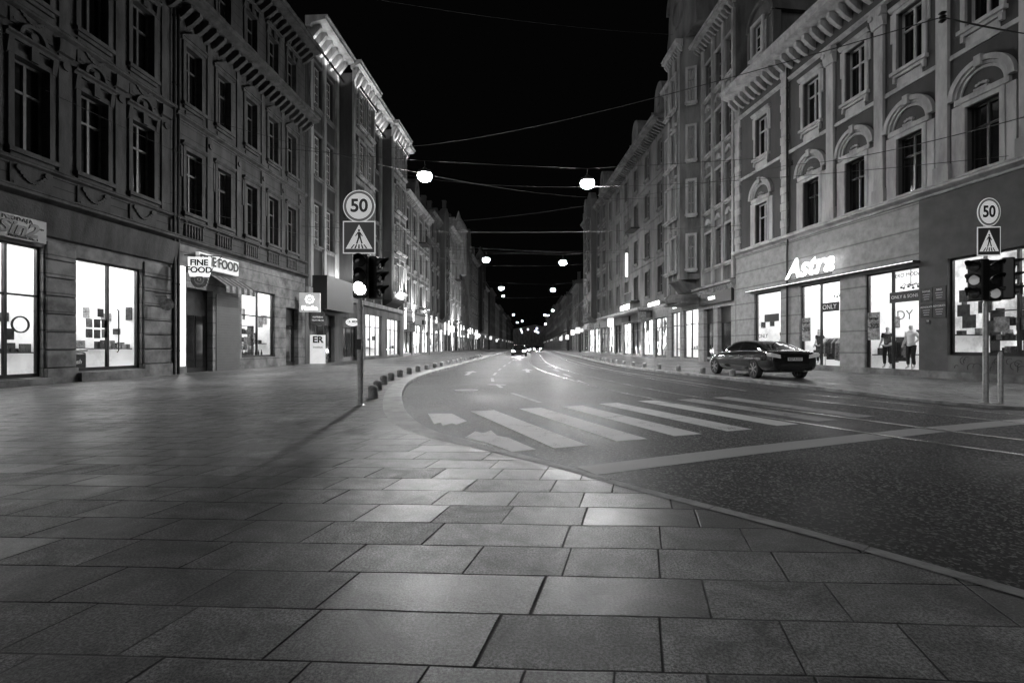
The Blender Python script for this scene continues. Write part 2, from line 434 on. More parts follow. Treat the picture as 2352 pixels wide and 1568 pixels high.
def kerb(K, zf, side, wf):
    mb = MB(); n = len(K); inn = []; acc = 0
    for i, p in enumerate(K):
        q0 = K[max(i-1, 0)]; q1 = K[min(i+1, n-1)]
        t = Vector((q1[0]-q0[0], q1[1]-q0[1])).normalized(); nn = Vector((-t.y, t.x))*side
        if i: acc += math.hypot(p[0]-K[i-1][0], p[1]-K[i-1][1])
        w = wf(p[1])
        inn.append((p[0]+nn.x*w, p[1]+nn.y*w, p[0]-nn.x*.012, p[1]-nn.y*.012, acc))
    def at(s):
        for a, b, ka, kb in zip(inn[:-1], inn[1:], K[:-1], K[1:]):
            if a[4] <= s <= b[4]:
                t = (s-a[4])/(b[4]-a[4]); q = [a[k]+(b[k]-a[k])*t for k in range(4)]
                return q+[zf(ka[1]+(kb[1]-ka[1])*t)+.004]
        a = inn[-1]; return list(a[:4])+[zf(K[-1][1])+.004]
    s = 0
    while s < acc:
        ln = .95 if s < 140 else 6
        m_ = 4
        for j in range(m_):
            g0 = .005 if j == 0 else 0; g1 = .005 if j == m_-1 else 0
            c, d = at(s+ln*j/m_+g0), at(min(acc, s+ln*(j+1)/m_-g1))
            f = lambda q: (q[2]*.94+q[0]*.06, q[3]*.94+q[1]*.06)
            cc, dd = f(c), f(d)
            mb.face([(c[2],c[3],c[4]-.012),(d[2],d[3],d[4]-.012),(d[2],d[3],-.02),(c[2],c[3],-.02)])
            mb.face([(c[2],c[3],c[4]-.012),(d[2],d[3],d[4]-.012),(dd[0],dd[1],d[4]),(cc[0],cc[1],c[4])])
            mb.face([(cc[0],cc[1],c[4]),(dd[0],dd[1],d[4]),(d[0],d[1],d[4]),(c[0],c[1],c[4])])
        s += ln
    struct(part(mb, 'kerb', None, [M_kerb]))
kerb(KL, zL, 1, lambda y: .1+.28*sstep(4.5, 8, y)); kerb(KR, zR, -1, lambda y: .2)

def strip(pts, w, z, m, name='road_marking'):
    mb = MB()
    P = []
    for i, p in enumerate(pts):
        q0 = pts[max(i-1, 0)]; q1 = pts[min(i+1, len(pts)-1)]
        t = Vector((q1[0]-q0[0], q1[1]-q0[1])).normalized(); nn = Vector((-t.y, t.x))*w/2
        P.append(((p[0]+nn.x, p[1]+nn.y, z), (p[0]-nn.x, p[1]-nn.y, z)))
    for a, b in zip(P[:-1], P[1:]): mb.face([a[0], a[1], b[1], b[0]])
    return struct(part(mb, name, None, [m]))
S = [((-.55+.0,9.0),(.71,5.77)),((.35,9.38),(1.54,6.18)),((1.2,9.72),(2.38,6.53)),((2.02,10.17),(3.25,6.9)),((2.97,10.66),(4.2,7.36)),
     ((3.92,10.95),(5.1,7.8)),((4.9,11.4),(6.0,8.2))]
for i, (a, b) in enumerate(S): strip([a, b], .46, .004, M_paint if i < 5 else M_paintd)
for pts in ([(-1.5,8.62),(-1.07,8.62),(-.72,7.75),(-.85,7.4),(-.93,7.52),(-1.05,7.3),(-1.12,7.6),(-1.2,7.45)],
            [(-.52,6.82),(-.4,6.7),(-.3,6.9),(-.2,6.5),(-.05,6.35),(.28,5.62),(.0,5.5),(-.3,6.0),(-.62,6.35)]):
    mb = MB(); mb.face([(x, y, .004) for x, y in pts]); struct(part(mb, 'road_marking', None, [M_paint]))
strip([(-1.75,8.0),(-1.25,6.9),(-.55,6.1),(-.25,5.78)], .1, .0045, M_paintw)
strip([(.72,4.66),(2.62,5.52),(5.8,6.85),(8.1,7.7),(9.5,8.1)], .34, .004, M_band)
for a, b in [((0,12.4),(.6,10.3)),((-.5,15.3),(-.3,14.0)),((-.75,18.2),(-.65,16.4)),((-.72,22),(-.76,20)),((-.6,26),(-.67,24)),((-.4,31),(-.5,28.5)),((-.1,37),(-.25,34)),((.2,44),(.05,41)),((.6,54),(.4,50))]:
    strip([a, b], .11, .004, M_paintd)
strip([(-.75,15.2),(-.2,15.0)], .25, .0045, M_paintd)
for y in (15,19,23,28,34,41): strip([(2.2+abs(y-25)*.02, y),(2.15+abs(y+2-25)*.02, y+2)], .1, .004, M_paintd)
strip([(6.3,13),(5.6,18),(5.0,24),(4.9,32),(5.3,45),(6.6,80)], .1, .004, M_paintd)
for (x, y) in ((-1.9, 21.5), (.75, 23.5)):
    mb = MB(); z = .0045
    mb.face([(x-.09,y-1.4,z),(x+.09,y-1.4,z),(x+.09,y+.6,z),(x-.09,y+.6,z)])
    mb.face([(x-.3,y+.6,z),(x+.3,y+.6,z),(x,y+2,z)])
    struct(part(mb, 'road_marking', None, [M_paintd]))
RP = crom([(11,-1),(8.5,3.2),(6.5,6.2),(5.6,8.1),(4.75,10.2),(3.9,13.3),(3.26,17.8),(2.6,25),(2.5,34),(3.0,48),(5.0,95),(16.5,390)], 8)
for off in (0, 1.2, 3.1, 4.3):
    P = []
    for i, p in enumerate(RP):
        q0 = RP[max(i-1, 0)]; q1 = RP[min(i+1, len(RP)-1)]
        t = Vector((q1[0]-q0[0], q1[1]-q0[1])).normalized()
        P.append((p[0]+(t.y)*(off-1.2), p[1]-t.x*(off-1.2)))
    strip(P, .14, .0048+.0002*off, M_black, 'tram_rail_groove'); strip(P, .05, .0085, M_rail, 'tram_rail')
mb = MB(); mb.lathe([(.33,.003),(.33,.007),(.3,.008)], -1.25, 13.2, 28)
struct(part(mb, 'manhole_cover', None, [M_kerb]))

# ------------------------------------------------------------------ building kit
class Bld:
    def __init__(s, side, Ya, Yb, Xa, slope, label, cat='building', name='townhouse'):
        s.side = side; k = math.sqrt(1+slope*slope); s.k = k; s.Ya = Ya; s.Yb = Yb
        s.L = (Yb-Ya)*k
        if side < 0: O = Vector((Xa, Ya, 0)); ang = math.atan2(1, slope)
        else: O = Vector((Xa+slope*(Yb-Ya), Yb, 0)); ang = math.atan2(-1, -slope)
        s.M = Matrix.Translation(O) @ Matrix.Rotation(ang, 4, 'Z'); s.ang = ang
        s.o = thing(name, label, cat, s.M)
    def u(s, Y): return (Y-s.Ya)*s.k if s.side < 0 else (s.Yb-Y)*s.k
    def at(s, u, y, z): return s.M @ Matrix.Translation((u, y, z))

def wall(B, H, ops, mats, mi=lambda u, z: 0, splits=(), depth=.3, back=9, z0=-.05):
    mb = MB(); L = B.L
    xs = sorted(set([0, L]+[round(o[0], 3) for o in ops]+[round(o[1], 3) for o in ops]))
    zs = sorted(set([z0, H]+[round(o[2], 3) for o in ops]+[round(o[3], 3) for o in ops]+list(splits)))
    for x0, x1 in zip(xs[:-1], xs[1:]):
        for a, b in zip(zs[:-1], zs[1:]):
            cx, cz = (x0+x1)/2, (a+b)/2
            if any(o[0] < cx < o[1] and o[2] < cz < o[3] for o in ops): continue
            mb.face([(x0,0,a),(x1,0,a),(x1,0,b),(x0,0,b)], mi(cx, cz))
    for o in ops:
        u0, u1, a, b = o[:4]; d = o[4] if len(o) > 4 else depth; k = mi((u0+u1)/2, (a+b)/2)
        mb.face([(u0,0,a),(u0,0,b),(u0,d,b),(u0,d,a)], k); mb.face([(u1,0,a),(u1,d,a),(u1,d,b),(u1,0,b)], k)
        mb.face([(u0,0,b),(u1,0,b),(u1,d,b),(u0,d,b)], k); mb.face([(u0,0,a),(u0,d,a),(u1,d,a),(u1,0,a)], k)
    mb.face([(0,0,z0),(0,back,z0),(0,back,H),(0,0,H)], 0); mb.face([(L,0,z0),(L,back,z0),(L,back,H),(L,0,H)], 0)
    mb.face([(0,back,z0),(L,back,z0),(L,back,H),(0,back,H)], 0); mb.face([(0,0,H),(L,0,H),(L,back,H),(0,back,H)], 0)
    o = inst('wall', mb.mesh('wall', mats, recalc=False), B.o); return o

def cornice_mb(mb, x0, x1, z, proj, h, dent=.5, dy=0, mi=0, dh=.22):
    p = [(.03+dy,z),(-proj*.2+dy,z),(-proj*.28+dy,z+h*.25),(-proj*.75+dy,z+h*.45),(-proj*.95+dy,z+h*.55),(-proj*.95+dy,z+h*.8),(-proj*1.05+dy,z+h*.88),(-proj*1.05+dy,z+h),(.03+dy,z+h)]
    mb.prism(p, x0, x1, mi)
    if dent:
        n = int((x1-x0)/dent)
        for i in range(n):
            c = x0+(i+.5)*(x1-x0)/n
            mb.prism([(.02+dy,z-dh*1.4),(-proj*.25+dy,z-dh),(-proj*.62+dy,z-.0),(-proj*.62+dy,z+h*.3),(.02+dy,z+h*.3)], c-dent*.17, c+dent*.17, mi)

_wt = {}
def win_type(kind, w, h, surm, framem, panem):
    key = (kind, w, h, surm.name, framem.name, panem.name)
    if key in _wt: return _wt[key]
    s = MB(); W = w/2
    s.box(-W-.2, W+.2, -.17, .03, -.13, 0); s.box(-W-.12, W+.12, -.09, .03, -.24, -.13)
    s.box(-W-.15, -W, -.07, .03, .002, h); s.box(W, W+.15, -.07, .03, .002, h); s.box(-W-.15, W+.15, -.072, .03, h, h+.16)
    if kind == 'ornate':
        s.prism([(.03,h+.42),(-.08,h+.42),(-.1,h+.5),(-.18,h+.54),(-.18,h+.6),(.03,h+.63)], -W-.24, W+.24)
        s.arch(0, h+.64, W*.62, W*.82, -.14, .03, 12)
        s.disc(0, h+.72, .11, -.14, .03, 12)
        s.box(-.1, .1, -.15, .03, h+.02, h+.41)
        for x in (-W-.12, W+.12):
            s.prism([(.03,h-.1),(-.08,h),(-.14,h+.4),(.03,h+.41)], x-.07, x+.07)
        s.box(-W-.1, W+.1, -.05, .03, -1.05, -.3)
        s.box(-W-.02, W+.02, -.065, -.045, -.97, -.9); s.box(-W-.02, W+.02, -.065, -.045, -.42, -.36)
        for i in range(-5, 6):
            s.disc(i*W*.16, -.5-.3*math.cos(i/5*1.45), .055, -.1, .03, 8)
        for x in (-W*.8, W*.8): s.disc(x, -.5, .08, -.11, .03, 10)
    elif kind == 'arch':
        R = W+.42
        s.box(-W-.3, W+.3, -.12, .03, h+.16, h+.34)
        s.box(-R-.02, -W-.16, -.05, .03, 0, h+.15); s.box(W+.16, R+.02, -.05, .03, 0, h+.15)
        s.arch(0, h+.36, R-.1, R+.06, -.18, .03, 24); s.arch(0, h+.36, R-.2, R-.11, -.12, .03, 24); s.arch(0, h+.36, R-.3, R-.21, -.06, .03, 24)
        s.box(-.2, .2, -.12, .03, h+.35, h+.42)
        for a in (-.6, -.2, .2, .6): s.disc(.16*math.sin(a*1.6), h+.5+.05*math.cos(a*2), .05, -.09, .03, 8)
        s.box(-.1, .1, -.24, .03, h+.36+R-.22, h+.36+R+.12)
    elif kind == 'upper':
        s.box(-W-.26, -W-.15, -.05, .03, h*.55, h+.1); s.box(W+.15, W+.26, -.05, .03, h*.55, h+.1)
        s.prism([(.03,h+.17),(-.1,h+.17),(-.18,h+.26),(-.18,h+.32),(.03,h+.34)], -W-.25, W+.25)
        s.box(-W, W, -.04, .03, -.75, -.28)
        for x in (-W-.1, W+.02): s.box(x, x+.1, -.13, .03, -.42, -.24)
    elif kind == 'ped':
        s.plate([(-W-.3,h+.28),(W+.3,h+.28),(0,h+.75)], -.16, .03)
        s.box(-W-.25, W+.25, -.1, .03, h+.16, h+.28); s.box(-W, W, -.05, .03, -.8, -.3)
    ms = s.mesh('window_surround', [surm])
    f = MB()
    f.box(-W, -W+.07, .19, .27, 0, h); f.box(W-.07, W, .19, .27, 0, h); f.box(-W+.07, W-.07, .19, .27, h-.07, h); f.box(-W+.07, W-.07, .19, .27, 0, .08)
    f.box(-.04, .04, .18, .27, .08, h-.07)
    if kind == 'deco':
        for k in range(1, 5): f.box(-W+.07, W-.07, .2, .26, h*k/5-.02, h*k/5+.02)
        for x in (-W/2, W/2): f.box(x-.02, x+.02, .205, .26, .08, h-.07)
    else:
        f.box(-W+.07, W-.07, .185, .265, h*.66-.035, h*.66+.035)
        if kind == 'plain':
            f.box(-W+.07, W-.07, .2, .26, h*.33-.015, h*.33+.015)
    mf = f.mesh('window_frame', [framem])
    p = MB(); p.box(-W, W, .235, .25, 0, h); mp = p.mesh('window_pane', [panem])
    _wt[key] = (ms, mf, mp); return _wt[key]
def window(B, kind, w, h, u, z, surm, framem=M_frame, panem=M_pane, y=0, full=True):
    a, b, c = win_type(kind, w, h, surm, framem, panem)
    o = inst('window', a, B.o, (u, y, z))
    inst('window_frame', b, o); inst('window_pane', c, o)
    return (u-w/2, u+w/2, z, z+h)

def shop(B, u0, u1, z0, z1, cols=2, transom=.75, room=True, depth=3.2, fr=M_dframe, rm_=None, cl=None, posters=0):
    f = MB(); t = .07; y0, y1 = .12, .2
    f.box(u0, u0+t, y0, y1, z0, z1); f.box(u1-t, u1, y0, y1, z0, z1); f.box(u0+t, u1-t, y0, y1, z1-t, z1); f.box(u0+t, u1-t, y0, y1, z0, z0+t*1.5)
    for i in range(1, cols): c = u0+(u1-u0)*i/cols; f.box(c-.035, c+.035, y0-.01, y1, z0+t*1.5, z1-t)
    if transom: zt = z0+(z1-z0)*transom; f.box(u0+t, u1-t, y0+.005, y1-.005, zt-.03, zt+.03)
    o = part(f, 'shopfront', B.o, [fr])
    g = MB(); g.face([(u0+.02,.16,z0+.02),(u1-.02,.16,z0+.02),(u1-.02,.16,z1-.02),(u0+.02,.16,z1-.02)])
    inst('shop_window_pane', g.mesh('shop_window_pane', [M_glass], recalc=False), o)
    if room:
        r = MB(); d = depth; x0, x1 = u0-.4, u1+.4; zt = z1+.35; zf = max(z0-.05, .06)
        r.face([(x0,.31,zf),(x1,.31,zf),(x1,d,zf),(x0,d,zf)], 1); r.face([(x0,.31,zt),(x1,.31,zt),(x1,d,zt),(x0,d,zt)], 0)
        r.face([(x0,d,zf),(x1,d,zf),(x1,d,zt),(x0,d,zt)], 0); r.face([(x0,.31,zf),(x0,d,zf),(x0,d,zt),(x0,.31,zt)], 0); r.face([(x1,.31,zf),(x1,d,zf),(x1,d,zt),(x1,.31,zt)], 0)
        inst('shop_interior', r.mesh('shop_interior', [rm_ or M_room, M_floor], recalc=False), B.o)
        c = MB(); n = max(1, int((u1-u0)/1.2))
        for i in range(n):
            cx = u0+(i+.5)*(u1-u0)/n; c.box(cx-.3, cx+.3, .8, 2.2, zt-.06, zt-.02)
        part(c, 'ceiling_light', B.o, [cl or M_ceil])
        k = MB(); x = x0+.15
        while x < x1-.5:
            w = random.uniform(.35, .8); zz = zf+random.choice((.0, .9, 1.3)); hh = random.uniform(.5, 1.6)
            if random.random() < .8: k.box(x, min(x+w, x1-.1), d-.12, d-.02, zz, min(zz+hh, zt-.5), random.choice((0, 0, 1)))
            x += w+random.uniform(.05, .4)
        part(k, 'wall_panel', B.o, [M_goods, M_goodl])
        # pictures and notices hung on the side wall at the far jamb, one low shelf with goods below
        k = MB(); sgn = 1 if B.side < 0 else -1; xs_ = x1-.02 if B.side < 0 else x0+.02
        yq = .7
        while yq < d-.4:
            wq = random.uniform(.18, .4)
            if random.random() < .6:
                zq = zf+random.uniform(1.2, 2.0); hq = random.uniform(.2, .5)
                k.box(min(xs_, xs_-.03*sgn), max(xs_, xs_-.03*sgn), yq, yq+wq, zq, zq+hq, random.choice((0, 1)))
            yq += wq+random.uniform(.08, .3)
        k.box(min(xs_, xs_-.28*sgn), max(xs_, xs_-.28*sgn), .7, d-.3, zf+.72, zf+.76, 0)
        yq = .75
        while yq < d-.5:
            wq = random.uniform(.1, .25); hq = random.uniform(.1, .3)
            if random.random() < .7: k.box(min(xs_-.04*sgn, xs_-.22*sgn), max(xs_-.04*sgn, xs_-.22*sgn), yq, yq+wq*.85, zf+.761, zf+.761+hq, random.choice((0, 1)))
            yq += wq+.05
        part(k, 'wall_shelf', B.o, [M_goods, M_goodl])
        for _ in range(posters):
            ps = MB(); w = random.uniform(.1, .22); h = random.uniform(.12, .3); ps.box(-w, w, .17, .175, -h, h)
            part(ps, 'poster', B.o, [random.choice((M_goods, M_goodl, M_goods))], (random.uniform(u0+.3, u1-.3), 0, random.uniform(z0+.5, z0+2.2)))
    return (u0, u1, z0, z1, .3)

def rack(B, u, y, z, w, h, kind='shelf'):
    mb = MB()
    if kind == 'shelf':
        mb.box(-w/2, -w/2+.03, 0, .35, 0, h); mb.box(w/2-.03, w/2, 0, .35, 0, h)
        k = int(h/.38)
        for i in range(k+1):
            zz = i*h/k*.97; mb.box(-w/2+.03, w/2-.03, .01, .34, zz, zz+.025)
            x = -w/2+.05
            while x < w/2-.2 and i < k:
                ww = random.uniform(.07, .2); hh = random.uniform(.12, .28)
                if random.random() < .8: mb.box(x, x+ww*.92, .05, .25, zz+.026, zz+.026+hh, random.choice((1, 1, 2)))
                x += ww
        lab = 'shop shelf stocked with dark and pale goods'
    elif kind == 'rail':
        mb.tube([(-w/2, .2, 0), (-w/2, .2, h), (w/2, .2, h), (w/2, .2, 0)], .015)
        x = -w/2+.08
        while x < w/2-.06:
            hh = random.uniform(.6, 1.0); mi = random.choice((1, 2, 1)); ww = .05
            mb.prism([(-.02,h-.1-hh),(.42,h-.1-hh),(.38,h-.25),(.22,h-.03),(.18,h-.03),(.0,h-.25)], x, x+ww, mi); x += .085
        lab = 'metal clothes rail hung with folded garments'
    o = top(part(mb, 'display_shelf' if kind == 'shelf' else 'clothes_rail', None, [M_dframe, M_goods, M_goodl]), lab, 'shop shelf' if kind == 'shelf' else 'clothes rail')
    o.matrix_world = B.at(u, y, z)
    return o

def downpipe(B, u, H, y=-.12):
    mb = MB(); mb.tube([(u, y, .1), (u, y, H)], .055, 8)
    z = 1.0
    while z < H: mb.lathe([(.075, z), (.075, z+.05)], u, y, 8); z += 2.6
    part(mb, 'downpipe', B.o, [M_dframe], smooth=True)
def roof(B, H, rise=2.6, run=2.6, y0=.2, back=9, m=M_roof):
    mb = MB(); mb.prism([(y0,H+.004),(y0+run,H+rise),(back,H+rise+.6),(back,H+.004)], .02, B.L-.02)
    part(mb, 'roof', B.o, [m])

xl = lambda Y: -14.4+.062*Y
# ================= L1 : near left townhouse
B1 = Bld(-1, 8.0, 18.88, xl(8.0), .062, 'dark banded stucco townhouse with glowing shopfronts at street level')
ops = []
for fz, kind, hh in ((6.6, 'ornate', 2.55), (11.05, 'ornate', 2.35), (15.6, 'upper', 2.0)):
    for Y in (9.75, 11.7, 13.62, 15.52, 17.42):
        ops.append(window(B1, kind, .95, hh, B1.u(Y), fz, M_L1t, M_gframe))
sops = [(B1.u(11.3), B1.u(13.96), .32, 4.05), (B1.u(14.94), B1.u(17.4), .42, 3.95), (.6, 2.9, .4, 4)]
sh1 = [shop(B1, *sops[0], cols=3, transom=.62, posters=4), shop(B1, *sops[1], cols=2, transom=0), shop(B1, *sops[2], cols=2)]
wall(B1, 19.2, ops+sh1, [M_L1, M_L1g], lambda u, z: 1 if z < 5.2 else 0, (5.2,))
mb = MB(); L = B1.L
cornice_mb(mb, 0, L, 5.25, .3, .3, 0); cornice_mb(mb, 0, L, 6.15, .16, .2, 0); cornice_mb(mb, 0, L, 10.35, .18, .22, 0); cornice_mb(mb, 0, L, 14.55, .8, .55, .45); cornice_mb(mb, 0, L, 18.7, .8, .5, .5)
mb.prism([(.03,4.35),(-.12,4.4),(-.2,4.9),(-.25,5.25),(.03,5.25)], 0, L)
for Y in (10.7, 12.66, 14.56, 16.47, 18.45):
    u = B1.u(Y)
    mb.box(u-.2, u+.2, -.06, .03, 6.36, 9.9); mb.prism([(.03,9.9),(-.12,9.95),(-.15,10.1),(-.15,10.34),(.03,10.34)], u-.24, u+.24)
    mb.box(u-.18, u+.18, -.05, .03, 10.6, 14.2); mb.disc(u, 9.6, .13, -.12, .02, 10)
part(mb, 'cornice', B1.o, [M_L1t])
for Y0, Y1 in ((13.98, 14.92), (17.42, 18.86)):
    mb = MB(); a, b = B1.u(Y0), B1.u(Y1)
    mb.box(a, b, -.12, .02, -.02, .55)
    z = .57
    while z < 4.2: mb.box(a+.03, b-.03, -.07, .02, z, z+.5); z += .53
    part(mb, 'pier', B1.o, [M_L1g], bevel=.02)
for q in sops[:2]:
    mb = MB(); mb.box(q[0]-.05, q[1]+.05, -.25, .3, -.02, q[2]-.03)
    part(mb, 'doorstep', B1.o, [M_L1g])
downpipe(B1, L-.1, 18.5); roof(B1, 19.2)
mb = MB(); u = B1.u(16.45)
mb.tube([(u, .06, 1.0), (u, .0, 1.05), (u, .0, 2.4), (u, .06, 2.45)], .02)
part(mb, 'door_handle', B1.o, [M_dframe])
mb = MB(); mb.arch(B1.u(13.35), 1.8, .2, .235, -.02, .02, 20, a0=0, a1=2*math.pi); part(mb, 'door_handle', B1.o, [M_dframe])
sg = thing('shop_sign', 'grey fascia sign with bold italic lettering above shop window', 'shop sign', B1.at(B1.u(12.95), -.2, 4.42))
mb = MB(); mb.box(-1.0, .92, 0, .12, -.3, .32); part(mb, 'sign_board', sg, [mat('sign_board_pale', .24, .4, .15, 3)])
text('PRODAJA', .15, sg, (.15, -.012, .22), M_black, spacing=1.3); text('-Šin2', .5, sg, (.05, -.012, -.03), M_black, shear=.3, offset=.016, sx=1.2); text('d.o.o. Sarajevo', .08, sg, (.72, -.012, .08), M_black, sx=.5); text('PRODAVNICA br. 1', .09, sg, (.3, -.012, -.25), M_black)
for (u_, z_, w_, h_, y_) in ((11.9, .35, 1.2, 2.1, 1.6), (12.9, .35, .9, 1.3, 1.2), (15.6, .9, .9, .9, 2.4), (16.75, .35, 1.1, 1.9, 2.6), (14.2, .35, 1.0, 2.2, 2.6)):
    rack(B1, B1.u(u_), y_, .36, w_, h_)
for (du, z_) in ((-.3, 1.95), (-.02, 1.95), (.26, 1.95), (-.3, 1.62), (-.02, 1.6), (.26, 1.62), (.1, 2.3)):
    ps = MB(); ps.box(-.115, .115, .17, .175, -.14, .14)
    part(ps, 'poster', B1.o, [random.choice((M_goods, M_goodl))], (B1.u(15.85)+du, 0, z_))
fz = thing('freezer', 'dark rounded chest freezer standing behind shop glass', 'freezer', B1.at(B1.u(15.4), .75, .4))
mb = MB(); mb.box(-.42, .42, -.25, .3, .05, .62); part(mb, 'cabinet', fz, [M_black], bevel=.08)
mb = MB(); mb.box(-.44, .44, -.27, .32, .63, .72); part(mb, 'lid', fz, [M_metal], bevel=.03)
text('fresh', .2, fz, (0, -.262, .3), M_cream, shear=.3)
rs = thing('shop_sign', 'small round projecting sign on dark bracket', 'shop sign', B1.at(B1.u(17.95), -.5, 2.75))
mb = MB(); mb.disc(0, 0, .22, -.03, .03, 24); part(mb, 'sign_disc', rs, [M_goodl], rotz=-.9)
mb = MB(); mb.tube([(0, 0, .22), (0, 0, .3), (0, .5, .3)], .015); part(mb, 'bracket', rs, [M_black])

# ================= L2
B2 = Bld(-1, 18.9, 29.4, xl(18.9), .062, 'dark ornate townhouse with bracketed cornices and food shop below')
ops = []
for fz, kind, hh in ((6.6, 'upper', 2.5), (11.0, 'ped', 2.3), (15.5, 'ornate', 2.1)):
    for Y in (19.95, 21.85, 23.9, 25.85, 27.75):
        ops.append(window(B2, kind, .9, hh, B2.u(Y), fz, M_L1t, M_gframe))
d0 = (B2.u(19.6), B2.u(21.15), .1, 3.6, .3)
s0 = shop(B2, B2.u(23.2), B2.u(26.1), .65, 4.0, 2, .62, posters=3)
s1 = (B2.u(27.2), B2.u(28.6), .1, 3.4, .3)
wall(B2, 19.0, ops+[d0, s0, s1], [M_L1, M_L1g], lambda u, z: 1 if z < 5.3 else 0, (5.3,))
mb = MB(); L = B2.L
cornice_mb(mb, 0, L, 5.3, .25, .25, 0); cornice_mb(mb, 0, L, 6.15, .18, .18, 0); cornice_mb(mb, 0, L, 14.5, .95, .5, .5, dh=.3); cornice_mb(mb, 0, L, 18.6, 1.05, .55, .5, dh=.3); cornice_mb(mb, 0, L, 10.2, .2, .22, 0)
for Yq in (19.95, 21.85, 23.9, 25.85, 27.75):
    uq = B2.u(Yq)
    for kq in range(-3, 4): mb.lathe([(.03, 5.56), (.055, 5.7), (.03, 5.95), (.045, 6.13)], uq+kq*.16, -.06, 6)
for Y in (20.9, 22.9, 24.9, 26.8, 28.75):
    u = B2.u(Y); mb.box(u-.17, u+.17, -.07, .03, 6.34, 10.15); mb.box(u-.15, u+.15, -.06, .03, 10.45, 14.1); mb.disc(u, 9.8, .12, -.13, .02, 10)
part(mb, 'cornice', B2.o, [M_L1t])
mb = MB()
a, b = d0[0], d0[1]
mb.box(a, b, .26, .3, .1, 3.6, 0)
for x in (a+.08, (a+b)/2+.04): mb.box(x, x+(b-a)/2-.12, .235, .262, .3, 2.5, 1)
part(mb, 'door', B2.o, [M_dframe, M_pane])
mb = MB(); mb.box(s1[0], s1[1], .26, .3, .1, 3.4); mb.box(s1[0]+.1, s1[1]-.1, .235, .262, .3, 2.4, 1); part(mb, 'door', B2.o, [M_dframe, M_pane])
mb = MB(); ua = B2.u(21.35); ub = B2.u(23.0)
mb.box(ua, ub, -.03, .02, .1, 3.5); part(mb, 'shutter', B2.o, [mat('roller_shutter', .08, .5, .1, 2, .2, band=.12)])
mb = MB(); mb.box(B2.u(19.2), B2.u(19.45), -.06, .0, .4, 4.4); part(mb, 'glow_strip', B2.o, [emat('lit_jamb_glow', 1.6)])  # glowing face stands in for light falling on the door jamb, no fitting
aw = MB(); a, b = B2.u(21.0), B2.u(23.1); n = 10
for i in range(n):
    x0 = a+(b-a)*i/n; x1 = a+(b-a)*(i+1)/n
    aw.plate([(x0,3.55),(x1,3.55),(x1,3.85),(x0,3.85)], -.72, -.70, i % 2)
    aw.face([(x0,-.71,3.85),(x1,-.71,3.85),(x1,-.02,4.3),(x0,-.02,4.3)], i % 2)
o = top(part(aw, 'awning', None, [M_goodl, M_goods]), 'striped fabric awning folded above shop entrance', 'awning'); o.matrix_world = B2.M
sg = thing('shop_sign', 'illuminated block lettering on food shop fascia', 'shop sign', B2.at(B2.u(21.25), -.28, 4.8))
mb = MB(); mb.box(-1.25, 1.35, .05, .2, -.33, .31); part(mb, 'sign_board', sg, [mat('backlit_board', .6, .5, .1, 3, emit=.7)])
text('FINE FOOD', .56, sg, (0, 0, 0), M_black, extrude=.01, offset=.014, sx=.88)
sg = thing('shop_sign', 'hanging blade sign with ornament below on iron bracket', 'shop sign', B2.at(B2.u(19.05), -.95, 4.2) @ Matrix.Rotation(-math.pi/2+.25, 4, 'Z') @ Matrix.Scale(.9, 4))
mb = MB(); mb.plate([(-.38,-.3),(.38,-.3),(.44,-.1),(.46,.55),(-.46,.55),(-.44,-.1)], -.04, .04); part(mb, 'sign_board', sg, [emat('blade_face', 1.0)], bevel=.02)
text('FINE', .36, sg, (0, -.05, .3), M_black, offset=.012); text('FOOD', .36, sg, (0, -.05, -.02), M_black, offset=.012)
mb = MB()
for i in range(9):
    a = math.pi+math.pi*i/8
    mb.disc(.27*math.cos(a), -.42+.3*math.sin(a), .085, -.03, .03, 10)
mb.arch(0, -.42, .08, .18, -.035, .035, 14, a0=0, a1=2*math.pi); mb.disc(0, -.42, .05, -.04, .04, 10)
part(mb, 'ornament', sg, [M_metal])
mb = MB(); mb.tube([(-.6, 0, .62), (.9, 0, .62)], .02); mb.tube([(.9, 0, .62), (.6, 0, .3), (.5, 0, .0)], .015); part(mb, 'bracket', sg, [M_black])
rack(B2, B2.u(24.0), 1.2, .6, 1.2, 1.9); rack(B2, B2.u(25.4), 1.1, .6, 1.1, 1.7)
for i in range(9):
    bt = MB(); r = .05; bt.lathe([(r, 0), (r, .2), (.02, .28), (.02, .36)], n=10)
    o = top(part(bt, 'bottle', None, [M_goods], smooth=True), 'dark glass bottle on shop window ledge', 'bottle', 'bottles in the shop window')
    o.matrix_world = B2.at(B2.u(23.5)+i*.27, .5, .66)
roof(B2, 19.1)
downpipe(B2, .1, 14.2)
sg = thing('shop_sign', 'square illuminated lightbox sign with flower emblem', 'shop sign', B2.at(B2.u(28.3), -.85, 3.75) @ Matrix.Rotation(-math.pi/2+.2, 4, 'Z'))
mb = MB(); mb.box(-.58, .58, -.1, .1, -.56, .56); part(mb, 'lightbox', sg, [mat('lightbox_grey', .35, .4, .1, 3, emit=.7)], bevel=.02)
mb = MB()
for i in range(8):
    a = i*math.pi/4; mb.disc(.2*math.cos(a), .18+.2*math.sin(a), .065, -.115, -.101, 10)
mb.disc(0, .18, .05, -.115, -.101, 10); part(mb, 'emblem', sg, [M_signlit])
text('Planika', .32, sg, (0, -.11, -.33), M_signlit, offset=.012)

